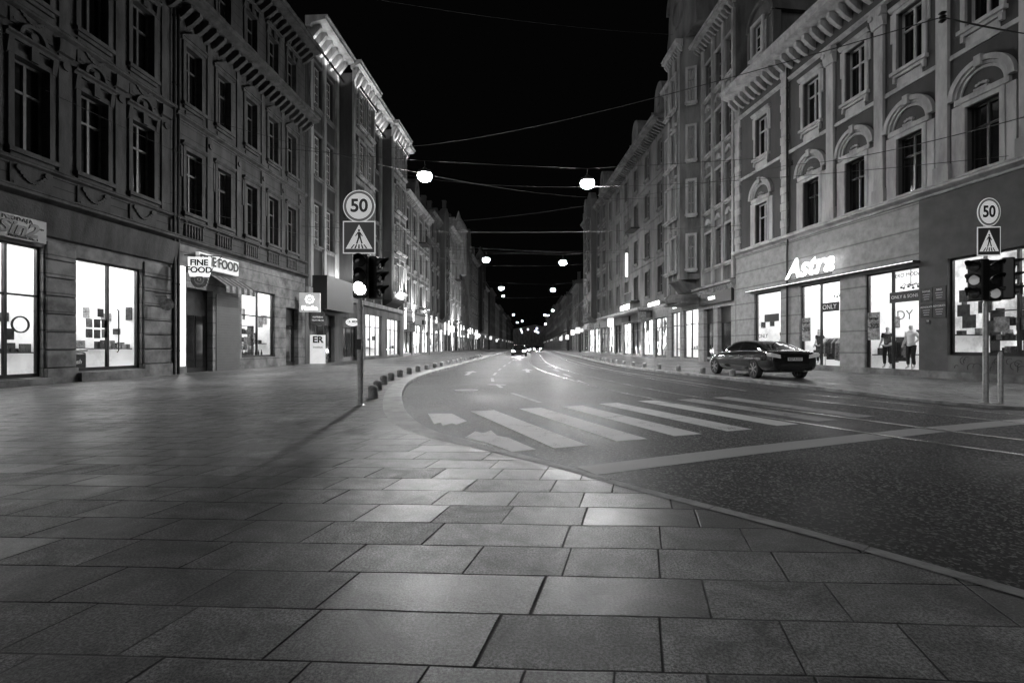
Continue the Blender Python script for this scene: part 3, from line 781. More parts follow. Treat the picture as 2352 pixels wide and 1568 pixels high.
# ================= L3 : floodlit cornice house with oriels
B3 = Bld(-1, 29.45, 50.0, xl(29.45), .062, 'tall dark plaster townhouse with oriels and floodlit bracketed cornice')
L = B3.L; ops = []
oriels = [(34.4, 38.4), (43.4, 47.4)]
for fz in (7.6, 12.0, 16.4):
    for Y in (31.0, 32.7, 40.0, 41.9, 48.9):
        ops.append(window(B3, 'deco', 1.1, 2.7, B3.u(Y), fz, M_mid, panem=M_pane))
sh = [shop(B3, B3.u(39.5), B3.u(43.5), .3, 3.9, 3, .7), shop(B3, B3.u(45), B3.u(49), .3, 3.8, 3, .7)]
dd = (B3.u(30.2), B3.u(33.6), .1, 3.3, .3); de = (B3.u(35), B3.u(38), .1, 3.3, .3)
wall(B3, 20.6, ops+sh+[dd, de], [M_L3, M_mid], lambda u, z: 1 if z < 4.6 else 0, (4.6,))
for q in (dd, de):
    mb = MB(); mb.box(q[0], q[1], .25, .3, .1, 3.3, 0)
    n = 3
    for i in range(n): x = q[0]+(q[1]-q[0])*i/n; mb.box(x+.1, x+(q[1]-q[0])/n-.1, .22, .252, .4, 2.6, 1)
    part(mb, 'door', B3.o, [M_dframe, M_pane])
mb = MB()
edges = [0]
for a, b in oriels:
    ua, ub = B3.u(a), B3.u(b)
    m2 = MB(); m2.plate([(ua,5.4),(ub,5.4),(ub,20.6),(ua,20.6)], -.95, .03)
    m2.prism([(.03,4.7),(-.3,4.9),(-.8,5.2),(-.95,5.4),(.03,5.4)], ua+.2, ub-.2)
    part(m2, 'oriel', B3.o, [M_L3])
    for fz in (6.2, 9.9, 13.6, 17.2):
        for q in (.28, .72):
            window(B3, 'deco', 1.2, 2.4, ua+(ub-ua)*q, fz, M_lt, y=-1.22, panem=M_pane)
        m3 = MB(); m3.box(ua+.1, ub-.1, -1.12, -.94, fz-.6, fz-.28); part(m3, 'balustrade', B3.o, [M_lt])
    for x in (ua+.12, ub-.12, (ua+ub)/2): mb.box(x-.14, x+.14, -1.08, -.93, 5.5, 20.4)
    cornice_mb(mb, ua-.3, ub+.3, 20.75, .7, .6, .7, dy=-.96, dh=.6)
    edges += [ua-.3, ub+.3]
edges.append(L)
for i in range(0, len(edges), 2):
    if edges[i+1]-edges[i] > .3: cornice_mb(mb, edges[i], edges[i+1], 20.75, 1.3, .6, .7, dh=.6)
for Y in (30.0, 31.85, 33.8, 39.0, 41, 43, 47.9, 49.8): u = B3.u(Y); mb.box(u-.16, u+.16, -.16, .03, 4.9, 20.2)
mb.box(0, L, -.2, .03, 4.5, 4.85)
part(mb, 'cornice', B3.o, [M_lt])
roof(B3, 21.0, 3, 3)
mb = MB(); mb.box(B3.u(30.0), B3.u(34.2), -1.1, -.01, 3.5, 5.6); part(mb, 'canopy', B3.o, [M_black])
def area(loc, rot, sx, sy, e, parent):
    l = bpy.data.lights.new('floodlight', 'AREA'); l.shape = 'RECTANGLE'; l.size = sx; l.size_y = sy; l.energy = e
    o = bpy.data.objects.new('floodlight', l); col.objects.link(o); o.parent = parent; o.location = loc; o.rotation_euler = rot; return o
def MBbar(sx):
    m_ = MB(); m_.box(-sx/2, sx/2, -.05, .05, -.05, .05); return m_
def uplight(B, u, y, z, sx, e, tilt=2.75):
    fx = part(MBbar(sx), 'floodlight_fitting', B.o, [M_black], (u, y, z-.06))
    area((0, 0, .07), (tilt, 0, 0), sx, .06, e, fx)
for (a, b, y) in ((29.6, 34.1, -.55), (34.4, 38.4, -1.45), (38.8, 43.1, -.55), (43.4, 47.4, -1.45), (47.8, 49.8, -.55)):
    ua, ub = B3.u(a), B3.u(b); uplight(B3, (ua+ub)/2, y, 19.75, ub-ua-.3, 62)
for Y in (33.2, 36.4, 45.4, 40.8): uplight(B3, B3.u(Y), -1.6 if Y in (45.4, 36.4) else -.6, 5.6, .5, {45.4: 480, 36.4: 160}.get(Y, 130), 2.95)
sg = thing('shop_sign', 'oval white projecting sign with dark lettering', 'shop sign', B3.at(B3.u(34.3), -1.0, 2.9) @ Matrix.Rotation(-math.pi/2+.3, 4, 'Z'))
mb = MB(); mb.disc(0, 0, .27, -.04, .04, 28, sx=1.75); part(mb, 'sign_disc', sg, [emat('oval_face', .6)]); text('16 MER', .24, sg, (0, -.05, .03), M_black, offset=.008); text('konditoraj', .1, sg, (0, -.05, -.14), M_black)
sg = thing('banner', 'tall pale advertising panel beside dark entrance', 'banner', B3.at(B3.u(30.0), -.5, 0) @ Matrix.Rotation(-math.pi/2+.5, 4, 'Z'))
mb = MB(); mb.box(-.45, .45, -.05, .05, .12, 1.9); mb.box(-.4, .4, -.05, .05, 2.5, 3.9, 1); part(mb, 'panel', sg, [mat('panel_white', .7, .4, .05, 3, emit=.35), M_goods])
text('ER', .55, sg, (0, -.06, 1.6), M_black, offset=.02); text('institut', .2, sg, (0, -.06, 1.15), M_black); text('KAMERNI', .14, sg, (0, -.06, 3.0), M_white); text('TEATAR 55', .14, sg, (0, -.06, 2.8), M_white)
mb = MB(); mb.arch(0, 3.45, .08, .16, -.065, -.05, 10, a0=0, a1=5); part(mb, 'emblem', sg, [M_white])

# ================= R1 : arched-window house
R1 = Bld(1, 9.6, 28.6, 16.68-.12*9.6, -.12, 'grey plaster house with pale arched window surrounds above clothing shops')
L = R1.L; u_ = R1.u; ops = []
for Y in (26.2, 22.55, 20.08, 17.68, 15.24, 12.8, 10.6):
    ops.append(window(R1, 'arch', 1.0, 2.15, u_(Y), 6.8, M_At, M_dframe if Y != 26.2 else M_frame))
    ops.append(window(R1, 'upper', 1.0, 2.15, u_(Y), 11.5, M_At, M_frame))
S_ = [(u_(26.9), u_(24.7), .4, 4.1), (u_(23.35), u_(20.9), .16, 4.1), (u_(19.65), u_(17.35), .16, 4.1), (u_(16.35), u_(12.4), .9, 4.15)]
so = [shop(R1, *S_[0], cols=1, transom=0), shop(R1, *S_[1], cols=2, transom=0), shop(R1, *S_[2], cols=2, transom=0, depth=4), shop(R1, *S_[3], cols=2, transom=0, rm_=M_room2, cl=M_ceil2, posters=11)]
uk = u_(17.3)
wall(R1, 15.6, ops+so, [M_A, M_Ast, M_Adk], lambda u, z: (1 if u < uk else 2) if z < 6.4 else 0, (6.4, 4.3))
mb = MB()
cornice_mb(mb, 0, L, 6.42, .28, .3, 0); cornice_mb(mb, 0, L, 15.3, 1.0, .75, .5, dh=.3); cornice_mb(mb, 0, L, 14.35, .14, .16, 0)
mb.box(0, L, -.06, .02, 11.0-.25, 11.0-.1)
part(mb, 'cornice', R1.o, [M_At])
for Y in (21.35, 18.9, 16.45, 14.0, 11.7):
    mb = MB(); u = u_(Y); mb.box(u-.27, u+.27, -.16, .03, 6.75, 7.3); mb.box(u-.2, u+.2, -.12, .03, 7.3, 13.6)
    mb.prism([(.03,13.6),(-.16,13.62),(-.24,13.9),(-.26,14.3),(.03,14.32)], u-.27, u+.27)
    for s_ in (-1, 1): mb.disc(u+s_*.2, 14.05, .1, -.3, -.02, 12)
    part(mb, 'pilaster', R1.o, [M_At])
for Y in (28.35, 24.35):
    mb = MB(); u = u_(Y); z = 6.75; k = 0
    while z < 15.2:
        w = .26 if k % 2 else .2; mb.box(u-w, u+w, -.1, .03, z, z+.4); z += .42; k += 1
    part(mb, 'quoins', R1.o, [M_At], bevel=.015)
mb = MB(); mb.box(u_(27.2), uk, -.3, .02, 4.2, 4.27, 0); part(mb, 'canopy', R1.o, [M_dframe])
mb = MB(); mb.box(u_(27.2), uk, -.32, -.305, 4.225, 4.245); part(mb, 'glow_strip', R1.o, [emat('thin_led_line', 2)])
mb = MB(); mb.box(0, L, -.06, .02, -.02, .35); part(mb, 'plinth', R1.o, [M_L1g])
downpipe(R1, u_(24.05), 15)
roof(R1, 15.7, 3, 3)
mb = MB(); u = 2.6
mb.box(u-.9, u+.9, -.1, 3, 16.05, 18.6); mb.arch(u, 18.6, 0.01, .95, -.15, 3, 14); mb.arch(u, 18.6, .95, 1.15, -.3, 3, 14); mb.box(u-1.1, u-.92, -.25, .2, 16.05, 18.55); mb.box(u+.92, u+1.1, -.25, .2, 16.05, 18.55)
part(mb, 'dormer', R1.o, [M_mid]); window(R1, 'plain', .8, 1.7, u, 16.8, M_At, y=-.38)
sg = thing('shop_sign', 'glowing white script lettering standing on shop canopy', 'shop sign', R1.at(u_(22.25), -.42, 4.86))
text('Astra', 1.25, sg, (0, 0, 0), M_neon, extrude=.008, shear=.32, offset=.026, spacing=1.0, sx=1.08)
mb = MB(); mb.box(-1.25, 1.3, .06, .1, -.52, -.46); part(mb, 'bracket', sg, [M_black])
for (q, tx, zc) in ((1, 'ONLY', 2.95), (2, 'ONLY & SONS', 3.05)):
    a, b = S_[q][0], S_[q][1]; mid = a+(b-a)*(.72)
    w_ = .55 if q == 1 else .62
    mb = MB(); mb.box(mid-w_, mid+w_, .09, .1, zc-.2, zc+.2); part(mb, 'window_banner', R1.o, [M_band2]); text(tx, .3 if q == 1 else .17, R1.o, (mid, .085, zc), M_cream, extrude=.002)
def decal(B, body, size, u, z, m, y=.11, **k):
    t = text(body, size, B.o, (u, y, z), m, extrude=.002, **k); return t
decal(R1, 'VERO MODA', .2, S_[2][1]-.62, 3.85, M_dframe, y=.14)
decal(R1, 'JDY', .5, S_[2][1]-.75, 2.35, M_goodl, y=.14)
decal(R1, 'ONLY', .3, S_[0][0]+.6, 1.75, M_dframe, y=.14)
mb = MB(); mb.box(S_[0][0]+.8, S_[0][1]-.25, .09, .1, 2.5, 2.9); part(mb, 'window_banner', R1.o, [M_band2])
for (u, z) in ((S_[1][0]+.35, 2.0), (S_[2][0]+.35, 2.0)):
    po = MB(); po.box(-.28, .28, .08, .09, -.55, .55); o = part(po, 'poster', R1.o, [M_goodl], (u, 0, z))
    text('AKCIJA', .13, o, (0, .075, .3), M_dframe); text('-20%', .26, o, (0, .075, .0), M_dframe)
for (u, z, w, h, tx, dk) in ((u_(17.05), 2.45, .42, .5, 'ADVOKATI', 0), (u_(16.6), 2.45, .44, .55, 'ADVOKATI', 0), (u_(17.05), 3.0, .42, .5, 'NOTAR', 1), (u_(16.6), 3.02, .44, .5, 'BIRO', 0), (u_(17.0), 2.05, .14, .14, '33', 0)):
    mb = MB(); mb.box(-w/2, w/2, -.03, .01, -h/2, h/2)
    o = top(part(mb, 'plaque', None, [M_goods if dk else M_band2]), 'small dark lettered office plaque fixed on stone pier', 'plaque', 'plaques on the pier'); o.matrix_world = R1.at(u, 0, z)
    text(tx, .085, o, (0, -.032, h*.25), M_cream, extrude=.001)
    if h > .2:
        for k in range(3):
            m4 = MB(); ww = w*(.3-.04*k); m4.box(-ww, ww, -.034, -.03, h*.02-k*.08, h*.02-k*.08+.01); part(m4, 'text_line', o, [M_cream])
rack(R1, u_(19.2), 1.0, .2, .9, 1.4, 'rail'); rack(R1, u_(22.8), 1.2, .2, 1.2, 1.4, 'rail'); rack(R1, u_(21.6), 2.4, .2, 1.2, 1.4, 'rail')
rack(R1, u_(18.4), 2.6, .2, 1.6, 1.5, 'rail'); rack(R1, u_(25.8), 1.6, .4, 1.3, 1.4, 'rail'); rack(R1, u_(15.2), 1.2, .9, 1.6, 1.5); rack(R1, u_(13.6), 1.4, .9, 1.2, 1.7); rack(R1, u_(17.7), 1.8, .2, .8, 1.4, 'rail')
rack(R1, u_(14.4), .8, .9, 1.0, 1.3, 'rail')
for i, (Y, y) in enumerate(((21.9, 1.0), (18.6, 1.0), (17.9, 1.3))):
    mb = MB(); mb.tube([(0, 0, 0), (0, 0, .9)], .012)
    for k in range(6):
        a = k*math.pi/3; mb.tube([(0, 0, .05), (.22*math.cos(a), .22*math.sin(a), .12), (.3*math.cos(a), .3*math.sin(a), .0)], .014)
        mb.lathe([(.02, -.06), (.05, -.02), (.03, .02)], .3*math.cos(a), .3*math.sin(a), 8)
    o = top(part(mb, 'chandelier', None, [M_black]), 'black branching chandelier hanging inside shop', 'chandelier'); o.matrix_world = R1.at(u_(Y), y, 3.5)

def skin(vs, es, rad, root=0, sub=2):
    me = bpy.data.meshes.new('skin'); me.from_pydata(vs, es, []); o = bpy.data.objects.new('tmp', me); col.objects.link(o)
    m_ = o.modifiers.new('s', 'SKIN'); m_.use_smooth_shade = True
    for i, r in enumerate(rad): 
        d = me.skin_vertices[0].data[i]; d.radius = r if isinstance(r, tuple) else (r, r); d.use_root = (i == root)
    if sub: s_ = o.modifiers.new('d', 'SUBSURF'); s_.levels = sub; s_.render_levels = sub
    dg = bpy.context.evaluated_depsgraph_get(); out = bpy.data.meshes.new_from_object(o.evaluated_get(dg)); bpy.data.objects.remove(o)
    out.polygons.foreach_set('use_smooth', [True]*len(out.polygons)); return out
V = [(0,0,.95),(0,.0,1.12),(0,-.01,1.3),(0,0,1.42),(0,0,1.5),(0,-.02,1.6),(0,-.01,1.7),
     (-.16,0,1.4),(-.23,.03,1.15),(-.27,-.06,.92),(-.27,-.1,.82),(.16,0,1.4),(.25,.05,1.16),(.2,-.12,1.0),(.16,-.16,.93),
     (-.09,0,.88),(-.11,-.02,.5),(-.12,.02,.1),(-.13,-.12,.04),(.09,0,.88),(.12,-.08,.5),(.13,-.02,.1),(.14,-.16,.04)]
E = [(0,1),(1,2),(2,3),(3,4),(4,5),(5,6),(3,7),(7,8),(8,9),(9,10),(3,11),(11,12),(12,13),(13,14),(0,15),(15,16),(16,17),(17,18),(0,19),(19,20),(20,21),(21,22)]
Rr = [(.13,.1),(.11,.085),(.14,.1),(.11,.08),.045,(.075,.09),(.06,.07),.055,.042,.03,.03,.055,.042,.03,.03,.085,.055,.036,.035,.085,.055,.036,.035]
me_b = skin(V, E, Rr); me_b.materials.append(M_skin)
def sub_(idx, grow, m, cut=None):
    vs = [V[i] for i in idx]; mm = {k: i for i, k in enumerate(idx)}
    if cut:
        for k, p in cut.items(): vs[mm[k]] = p
    es = [(mm[a], mm[b]) for a, b in E if a in mm and b in mm]
    rd = [tuple(x+grow for x in (Rr[i] if isinstance(Rr[i], tuple) else (Rr[i], Rr[i]))) for i in idx]
    me = skin(vs, es, rd); me.materials.append(m); return me
me_shirt = sub_([0,1,2,3,7,8,11,12], .022, M_cloth, {8: (-.2,.02,1.24), 12: (.21,.03,1.25), 0: (0,0,.9)})
me_shirtd = me_shirt.copy(); me_shirtd.materials.clear(); me_shirtd.materials.append(M_clothd)
me_tr = sub_([0,15,16,17,19,20,21], .018, M_clothd, {17: (-.12,.02,.16), 21: (.13,-.02,.16), 0: (0,0,.98)})
for (Y, y, s_, shirt, r_) in ((18.35, .75, 1.0, me_shirt, .15), (17.75, .9, .98, me_shirtd, -.2), (19.3, .7, .98, me_shirtd, .3), (21.4, .8, 1.0, me_shirt, -.1), (22.9, .7, .98, me_shirtd, .1), (25.6, .8, 1.0, me_shirtd, -.1)):
    mn = thing('mannequin', 'white shop mannequin wearing %s shirt and dark trousers' % ('white' if shirt is me_shirt else 'dark'), 'mannequin', R1.at(u_(Y), y, .32 if Y < 25 else .5) @ Matrix.Rotation(r_, 4, 'Z') @ Matrix.Scale(s_, 4), 'mannequins in the shop window')
    inst('body', me_b, mn); inst('shirt', shirt, mn); inst('trousers', me_tr, mn)
    mb = MB(); mb.lathe([(.25, -.14), (.25, -.02), (.23, 0)], n=24); part(mb, 'base', mn, [M_metal])
mb = MB(); a, b = u_(16.3), u_(12.4); mb.box(a, b, -.04, .02, .36, .88); part(mb, 'stall_riser', R1.o, [M_mid])
gm = MB()
for k in range(26):
    x = a+.2+random.random()*3; z = .45+random.random()*.35; r_ = random.uniform(.05, .13)
    gm.arch(x, z, r_, r_+.018, -.047, -.041, 8, a0=random.random()*3, a1=3+random.random()*2)
part(gm, 'graffiti', R1.o, [M_black])

# ================= R2 : ornate tower house
R2 = Bld(1, 28.65, 40.0, 13.25, -.03, 'tall ornate art nouveau house with oriel and curved gable', name='townhouse')
L = R2.L; ops = []; o0, o1 = 2.6, 6.4
for fz in (6.4, 10.2, 14.0, 17.8):
    for u in (1.2, 7.7, 9.2, 10.6): ops.append(window(R2, 'deco' if fz < 14 else 'plain', .9 if u > 1.5 else 1.1, 2.3, u, fz, M_lt, M_gframe))
so = [shop(R2, .6, 2.6, .3, 3.9, 2, .7), shop(R2, 3.2, 6.0, .3, 3.9, 2, .7), (6.9, 8.4, .15, 3.7, .3), (9.0, 10.8, .15, 3.7, .3)]
wall(R2, 22, ops+so, [M_mid, M_Ast], lambda u, z: 1 if z < 4.9 else 0, (4.9,))
for q in so[2:]:
    mb = MB(); mb.box(q[0], q[1], .25, .3, .1, 3.7, 0); mb.box(q[0]+.1, q[1]-.1, .22, .252, .3, 2.7, 1); part(mb, 'door', R2.o, [M_dframe, M_pane])
mb = MB()
prof = [(o0,.03),(o0+.35,-.75),(o0+.9,-1.15),(o1-.9,-1.15),(o1-.35,-.75),(o1,.03)]
for z in (5.9, 23):
    for (x, y) in prof: mb.v.append((x, y, z))
for i in range(5): mb.f.append((i, i+1, 6+i+1, 6+i)); mb.m.append(0)
mb.f.append(tuple(range(6))); mb.m.append(0); mb.f.append(tuple(range(6, 12))); mb.m.append(0)
mb.prism([(.03,4.9),(-.4,5.1),(-.8,5.6),(-1.1,5.9),(.03,5.9)], o0+.8, o1-.8); part(mb, 'oriel', R2.o, [M_mid])
for fz in (6.6, 10.4, 14.2, 18.2):
    for q in (.34, .66): window(R2, 'deco', .8, 2.3, o0+(o1-o0)*q, fz, M_lt, M_gframe, y=-1.42)
    # slim window on the slanted cheek that faces the square
    a_, b_2, c_ = win_type('plain', .45, 2.3, M_lt, M_gframe, M_pane)
    o = inst('window', a_, R2.o, (o1-.1, -.62, fz), rotz=1.15); inst('window_frame', b_2, o, (0, -.25, 0)); inst('window_pane', c_, o, (0, -.25, 0))
mb = MB()
gp = [(o0-.4,22.9),(o1+1.4,22.9),(o1+1.2,24.5),(o1+.5,25.2),(o1+.3,26.6)]
for i in range(9): a = math.pi*i/8; gp.append(((o0+o1)/2+1.7*math.cos(a), 26.6+1.7*math.sin(a)))
gp += [(o0-.0,26.6),(o0-.1,25.2),(o0-.4,24.5)]
mb.plate(gp, -.85, 1.2); mb.arch((o0+o1)/2, 25.6, .8, 1.1, -1.0, -.8, 16, a0=0, a1=2*math.pi); mb.arch((o0+o1)/2, 26.6, 1.65, 1.95, -1.05, 1.2, 16)
part(mb, 'gable', R2.o, [M_mid])
mb = MB(); cornice_mb(mb, 0, L, 21.6, .7, .5, .4); cornice_mb(mb, 0, L, 4.9, .35, .3, .4); cornice_mb(mb, o0+.4, o1-.4, 22.3, .5, .5, .3, dy=-1.1)
for u in (.3, 2.2, 6.9, 8.45, 9.9, 11.2): mb.box(u-.13, u+.13, -.14, .03, 5.3, 21.3)
for u in (o0+.95, o1-.95, (o0+o1)/2): mb.box(u-.09, u+.09, -1.25, -1.13, 6.0, 22.2)
for fz in (9.3, 13.1, 16.9):
    for u in (1.2, 7.7, 9.2, 10.6):
        mb.arch(u, fz, .2, .38, -.12, .03, 10); mb.disc(u, fz+.1, .12, -.15, .03, 10)
    for k in range(5): mb.disc(o0+1.0+k*.45, fz+.35, .12, -1.25, -1.13, 10)
part(mb, 'cornice', R2.o, [M_lt])
mb = MB(); mb.lathe([(1.6, 4.35), (1.7, 4.6), (1.5, 4.9)], 4.5, -.1, 24); mb.box(2.7, 6.3, -1.3, .02, 4.2, 4.34); part(mb, 'canopy', R2.o, [M_mid])
mb = MB(); mb.lathe([(1.0, 22.5), (1.0, 24), (.8, 25), (.4, 26), (.05, 28)], 9.6, 1.2, 16); part(mb, 'turret', R2.o, [M_roof], smooth=True)
roof(R2, 22.1, 3, 3)
mb = MB(); mb.box(6.6, 11.2, -.2, .02, 3.95, 4.7); o = part(mb, 'fascia', R2.o, [M_band2]); text('VERDA', .34, R2.o, (8.6, -.22, 4.32), M_signlit)
text('moda', .36, R2.o, (1.6, -.05, 4.3), M_signlit)

# ================= generic houses
M_fg = emat('fascia_glow', .8)
def curved_gable(B, u, H, w, m, y=-.2, h=3.4):
    P = [(u-w, H), (u+w, H), (u+w, H+h*.25)]
    for i in range(4): a = -math.pi/2+math.pi/2*i/3; P.append((u+w-.35*w*(1+math.sin(a)), H+h*.25+.25*h*(1-math.cos(a))))
    for i in range(9): a = math.pi*i/8; P.append((u+w*.55*math.cos(a), H+h*.62+h*.38*math.sin(a)))
    for i in range(4): a = -math.pi/2*i/3; P.append((u-w+.35*w*(1+math.sin(a)), H+h*.25+.25*h*(1-math.cos(a))))
    P.append((u-w, H+h*.25))
    mb = MB(); mb.plate(P, y, 1.2); mb.disc(u, H+h*.55, w*.28, y-.1, y, 16); part(mb, 'gable', B.o, [m])
def generic(side, Ya, Yb, Xa, s, H, floors, cols, wm, tm, shopm, label, kind='plain', lit=(), roofrise=2.5, cor=.6, pil=True, full=True, balc=False, frm=M_gframe, bay=False):
    B = Bld(side, Ya, Yb, Xa, s, label); L = B.L; ops = []
    z0 = 5.6; fh = (H-z0-.3)/floors; hh = min(2.4, fh*.62); ww = min(1.15, L/cols*.5)
    hh = round(hh, 2); ww = round(ww, 2)
    bc = cols//2
    for f in range(floors):
        for c in range(cols):
            u = L*(c+.5)/cols; zz = z0+f*fh+.3
            if bay and c == bc: window(B, kind if f < 2 else 'plain', ww, hh, u, zz, tm, frm, y=-1.07); continue
            ops.append(window(B, kind if f < 2 else 'plain', ww, hh, u, zz, tm, frm, panem=M_panel if (f, c) in lit else M_pane))
    if bay:
        u = L*(bc+.5)/cols; m2 = MB(); w = L/cols*.5+.1
        m2.plate([(u-w,z0-.2),(u+w,z0-.2),(u+w,H+1.2),(u+w*.6,H+2.2),(u,H+2.6),(u-w*.6,H+2.2),(u-w,H+1.2)], -.8, .03); m2.prism([(.03,z0-1),(-.8,z0-.2),(.03,z0-.2)], u-w, u+w)
        part(m2, 'oriel', B.o, [wm])
    n = max(2, int(L/3.4)); sh = []
    for i in range(n):
        a = L*i/n+.35; b = L*(i+1)/n-.35; q = (a, b, .25, 3.7); sh.append(q+(.3,))
        f = MB(); t = .08
        f.box(a, a+t, .1, .2, .25, 3.7); f.box(b-t, b, .1, .2, .25, 3.7); f.box(a+t, b-t, .1, .2, 3.6, 3.7); f.box(a+t, b-t, .1, .2, .25, .45); m_ = (a+b)/2; f.box(m_-.04, m_+.04, .09, .2, .45, 3.6); f.box(a+t, b-t, .105, .195, 2.8, 2.86)
        o = part(f, 'shopfront', B.o, [M_dframe]); g = MB(); g.box(a, b, .22, .28, .25, 3.7)
        far_ = Ya > 110
        part(g, 'shop_window_pane', o, [random.choice([M_disp[3], M_disp[3], M_disp[1], M_disp[3], M_disp[0]] if far_ else shopm)])
        if i % 2 == 0:
            k = MB(); k.box(a, b, -.18, .02, 3.85, 4.4); part(k, 'fascia', B.o, [random.choice((M_band2, M_goodl, M_band2, M_fg))])
    wall(B, H, ops+sh, [wm, M_Ast], lambda u, z: 1 if z < 4.8 else 0, (4.8,))
    mb = MB(); cornice_mb(mb, 0, L, H-.5, cor, .5, .5 if full else 0); cornice_mb(mb, 0, L, 4.8, .25, .25, 0)
    for f in range(1, floors): mb.box(0, L, -.06, .02, z0+f*fh-.35, z0+f*fh-.2)
    if pil:
        for c in range(cols+1):
            u = min(max(L*c/cols, .2), L-.2); mb.box(u-.16, u+.16, -.1, .03, 5.1, H-.55)
    part(mb, 'cornice', B.o, [tm]); roof(B, H+.02, roofrise, 2.2)
    for q in range(3):
        m_ = MB(); u = L*(q+.3+random.random()*.4)/3; hh_ = roofrise+random.uniform(1, 2.4); m_.box(u-.4, u+.4, 3.0, 3.7, H, H+hh_); m_.box(u-.46, u+.46, 2.94, 3.76, H+hh_, H+hh_+.15); part(m_, 'chimney', B.o, [M_roof])
    if balc:
        for f in range(0, floors, 2):
            u = L*(cols//2+.5)/cols; zz = z0+f*fh
            m2 = MB(); m2.box(u-1.2, u+1.2, -1.3 if bay else -.9, 0.02, zz, zz+.12)
            yb = -1.3 if bay else -.9
            for k in range(13): m2.box(u-1.18+k*.195, u-1.16+k*.195, yb+.02, yb+.04, zz+.12, zz+1.0)
            m2.box(u-1.2, u+1.2, yb, yb+.05, zz+1.0, zz+1.05); part(m2, 'balcony', B.o, [M_dframe])
    return B
SHA = [M_disp[0], M_disp[1], M_disp[2], M_disp[3], M_disp[4], M_disp[3], M_disp[2]]
R3 = generic(1, 40.05, 62, 12.91, -.03, 20.5, 4, 6, M_mid, M_mid, SHA, 'plain grey plaster apartment house with overhanging eaves and lit shops', lit=((2, 2),), cor=1.2, pil=False, balc=True)
R4 = generic(1, 62.05, 79, 12.25, -.03, 21, 5, 5, M_A, M_mid, SHA, 'tall grey townhouse with curved gables over lit shops', bay=True)
for R_, us in ((R4, (2.2, 14.5)), (R3, (20.2, 13))):
    for u in us: curved_gable(R_, u, 21.1 if R_ is R4 else 20.6, 1.9, M_mid)
mb = MB(); mb.box(0, R3.L*.55+6, -1.4, 0, 4.5, 4.75); part(mb, 'canopy', R3.o, [M_goodl])
sg = thing('shop_sign', 'glowing white shop lettering on canopy edge', 'shop sign', R3.at(14, -1.5, 5.0)); text('RAIFFEISEN', .7, sg, (0, 0, 0), M_neon, offset=.005, extrude=.01)
sg = thing('shop_sign', 'glowing white shop lettering on canopy edge', 'shop sign', R3.at(19.5, -.4, 4.9)); text('DM APOTEKA', .5, sg, (0, 0, 0), M_neon, offset=.005, extrude=.01)
sg = thing('shop_sign', 'tall narrow vertical neon blade sign', 'shop sign', R3.at(12.5, -.9, 9.5)); mb = MB(); mb.box(-.05, .05, -.12, .12, -1.2, 1.2); part(mb, 'lightbox', sg, [emat('blade_neon', 2)])
yy = 79.1; X = 12.0; i = 0
for (w, h, fl) in ((12, 9, 1), (14, 13, 2), (16, 11, 2), (22, 14, 3), (24, 12, 2), (28, 16, 3), (34, 18, 4), (40, 15, 3), (50, 19, 4), (60, 17, 3)):
    generic(1, yy, yy+w-.1, X+random.uniform(0, .6), .042, h, fl, max(4, int(w/5)), random.choice((M_mid, M_A, M_L3)), M_mid, SHA, 'distant low plaster townhouse with lit shops at street level', full=False, roofrise=random.uniform(1.5, 4)); X += .042*w; yy += w
yy = 50.1; X = xl(50.1); i = 0
for (w, h, fl, wm, cr) in ((13, 17.5, 3, M_mid, .7), (14, 19, 4, M_A, .6), (15, 20.5, 4, M_lt, .9), (14, 23, 5, M_mid, .5), (16, 21.5, 4, M_A, .7), (14, 23, 4, M_L3, .7), (20, 19, 3, M_mid, .7), (22, 20, 4, M_L3, .7), (28, 17, 3, M_A, .7), (30, 19, 4, M_L3, .7), (40, 17, 3, M_mid, .7), (50, 19, 4, M_L3, .7), (60, 17, 3, M_A, .7)):
    b_ = generic(-1, yy, yy+w-.1, X+random.uniform(-.5, .25)*(i > 0), .037, h, fl, max(4, int(w/3.4)) if w < 21 else int(w/5), wm, M_mid if i % 2 else M_lt, SHA, 'plaster townhouse with rows of windows over glowing shopfronts', kind='ped' if i % 2 else 'upper', cor=cr, full=i < 4, balc=(i % 2 == 0 and i < 4), bay=i in (1, 3, 5), roofrise=random.uniform(1.8, 4))
    if i < 5:
        for q in range(int(w/3.4)+1):
            if q % 3 == 2: continue
            mb = MB(); mb.box(-.09, .09, -.16, 0, 3.0, 5.2); part(mb, 'wall_light', b_.o, [emat('wall_light_glow', 2.2)], (min(.25+q*3.4, w-.3), -.1, 0))
    if i < 5 and i not in (1, 3): curved_gable(b_, w*.45, h, 1.8, wm, -.15, 3)
    if i in (2, 5):
        m_ = MB(); m_.lathe([(1.5, h-6), (1.5, h+2), (1.8, h+2.2), (1.3, h+3.4), (.5, h+4.6), (.05, h+6)], w-1.5, .2, 16); part(m_, 'turret', b_.o, [wm], smooth=True)
    if i in (0, 2):
        for q in (.3, .75): uplight(b_, w*q, -.7, 5.3, .5, 240, 2.95)
    X += .037*w; yy += w; i += 1
endh = Bld(1, 430, 431, 60, 0, 'far dark house closing the end of street'); mb = MB(); mb.box(-10, 10, -70, 10, 0, 14); mb.prism([(-70,14),(-40,20),(-10,14)], -10, 10); part(mb, 'wall', endh.o, [M_mid])
sgm = MB(); sgm.box(-.06, .06, -.7, 0, -.5, .5); me_lb = sgm.mesh('lightbox', [emat('lightbox_far', 1.3)]); me_lb2 = sgm.mesh('lightbox', [M_goodl])
brm = MB(); brm.box(-.03, .03, -.71, .3, .52, .56); me_br = brm.mesh('bracket', [M_black])
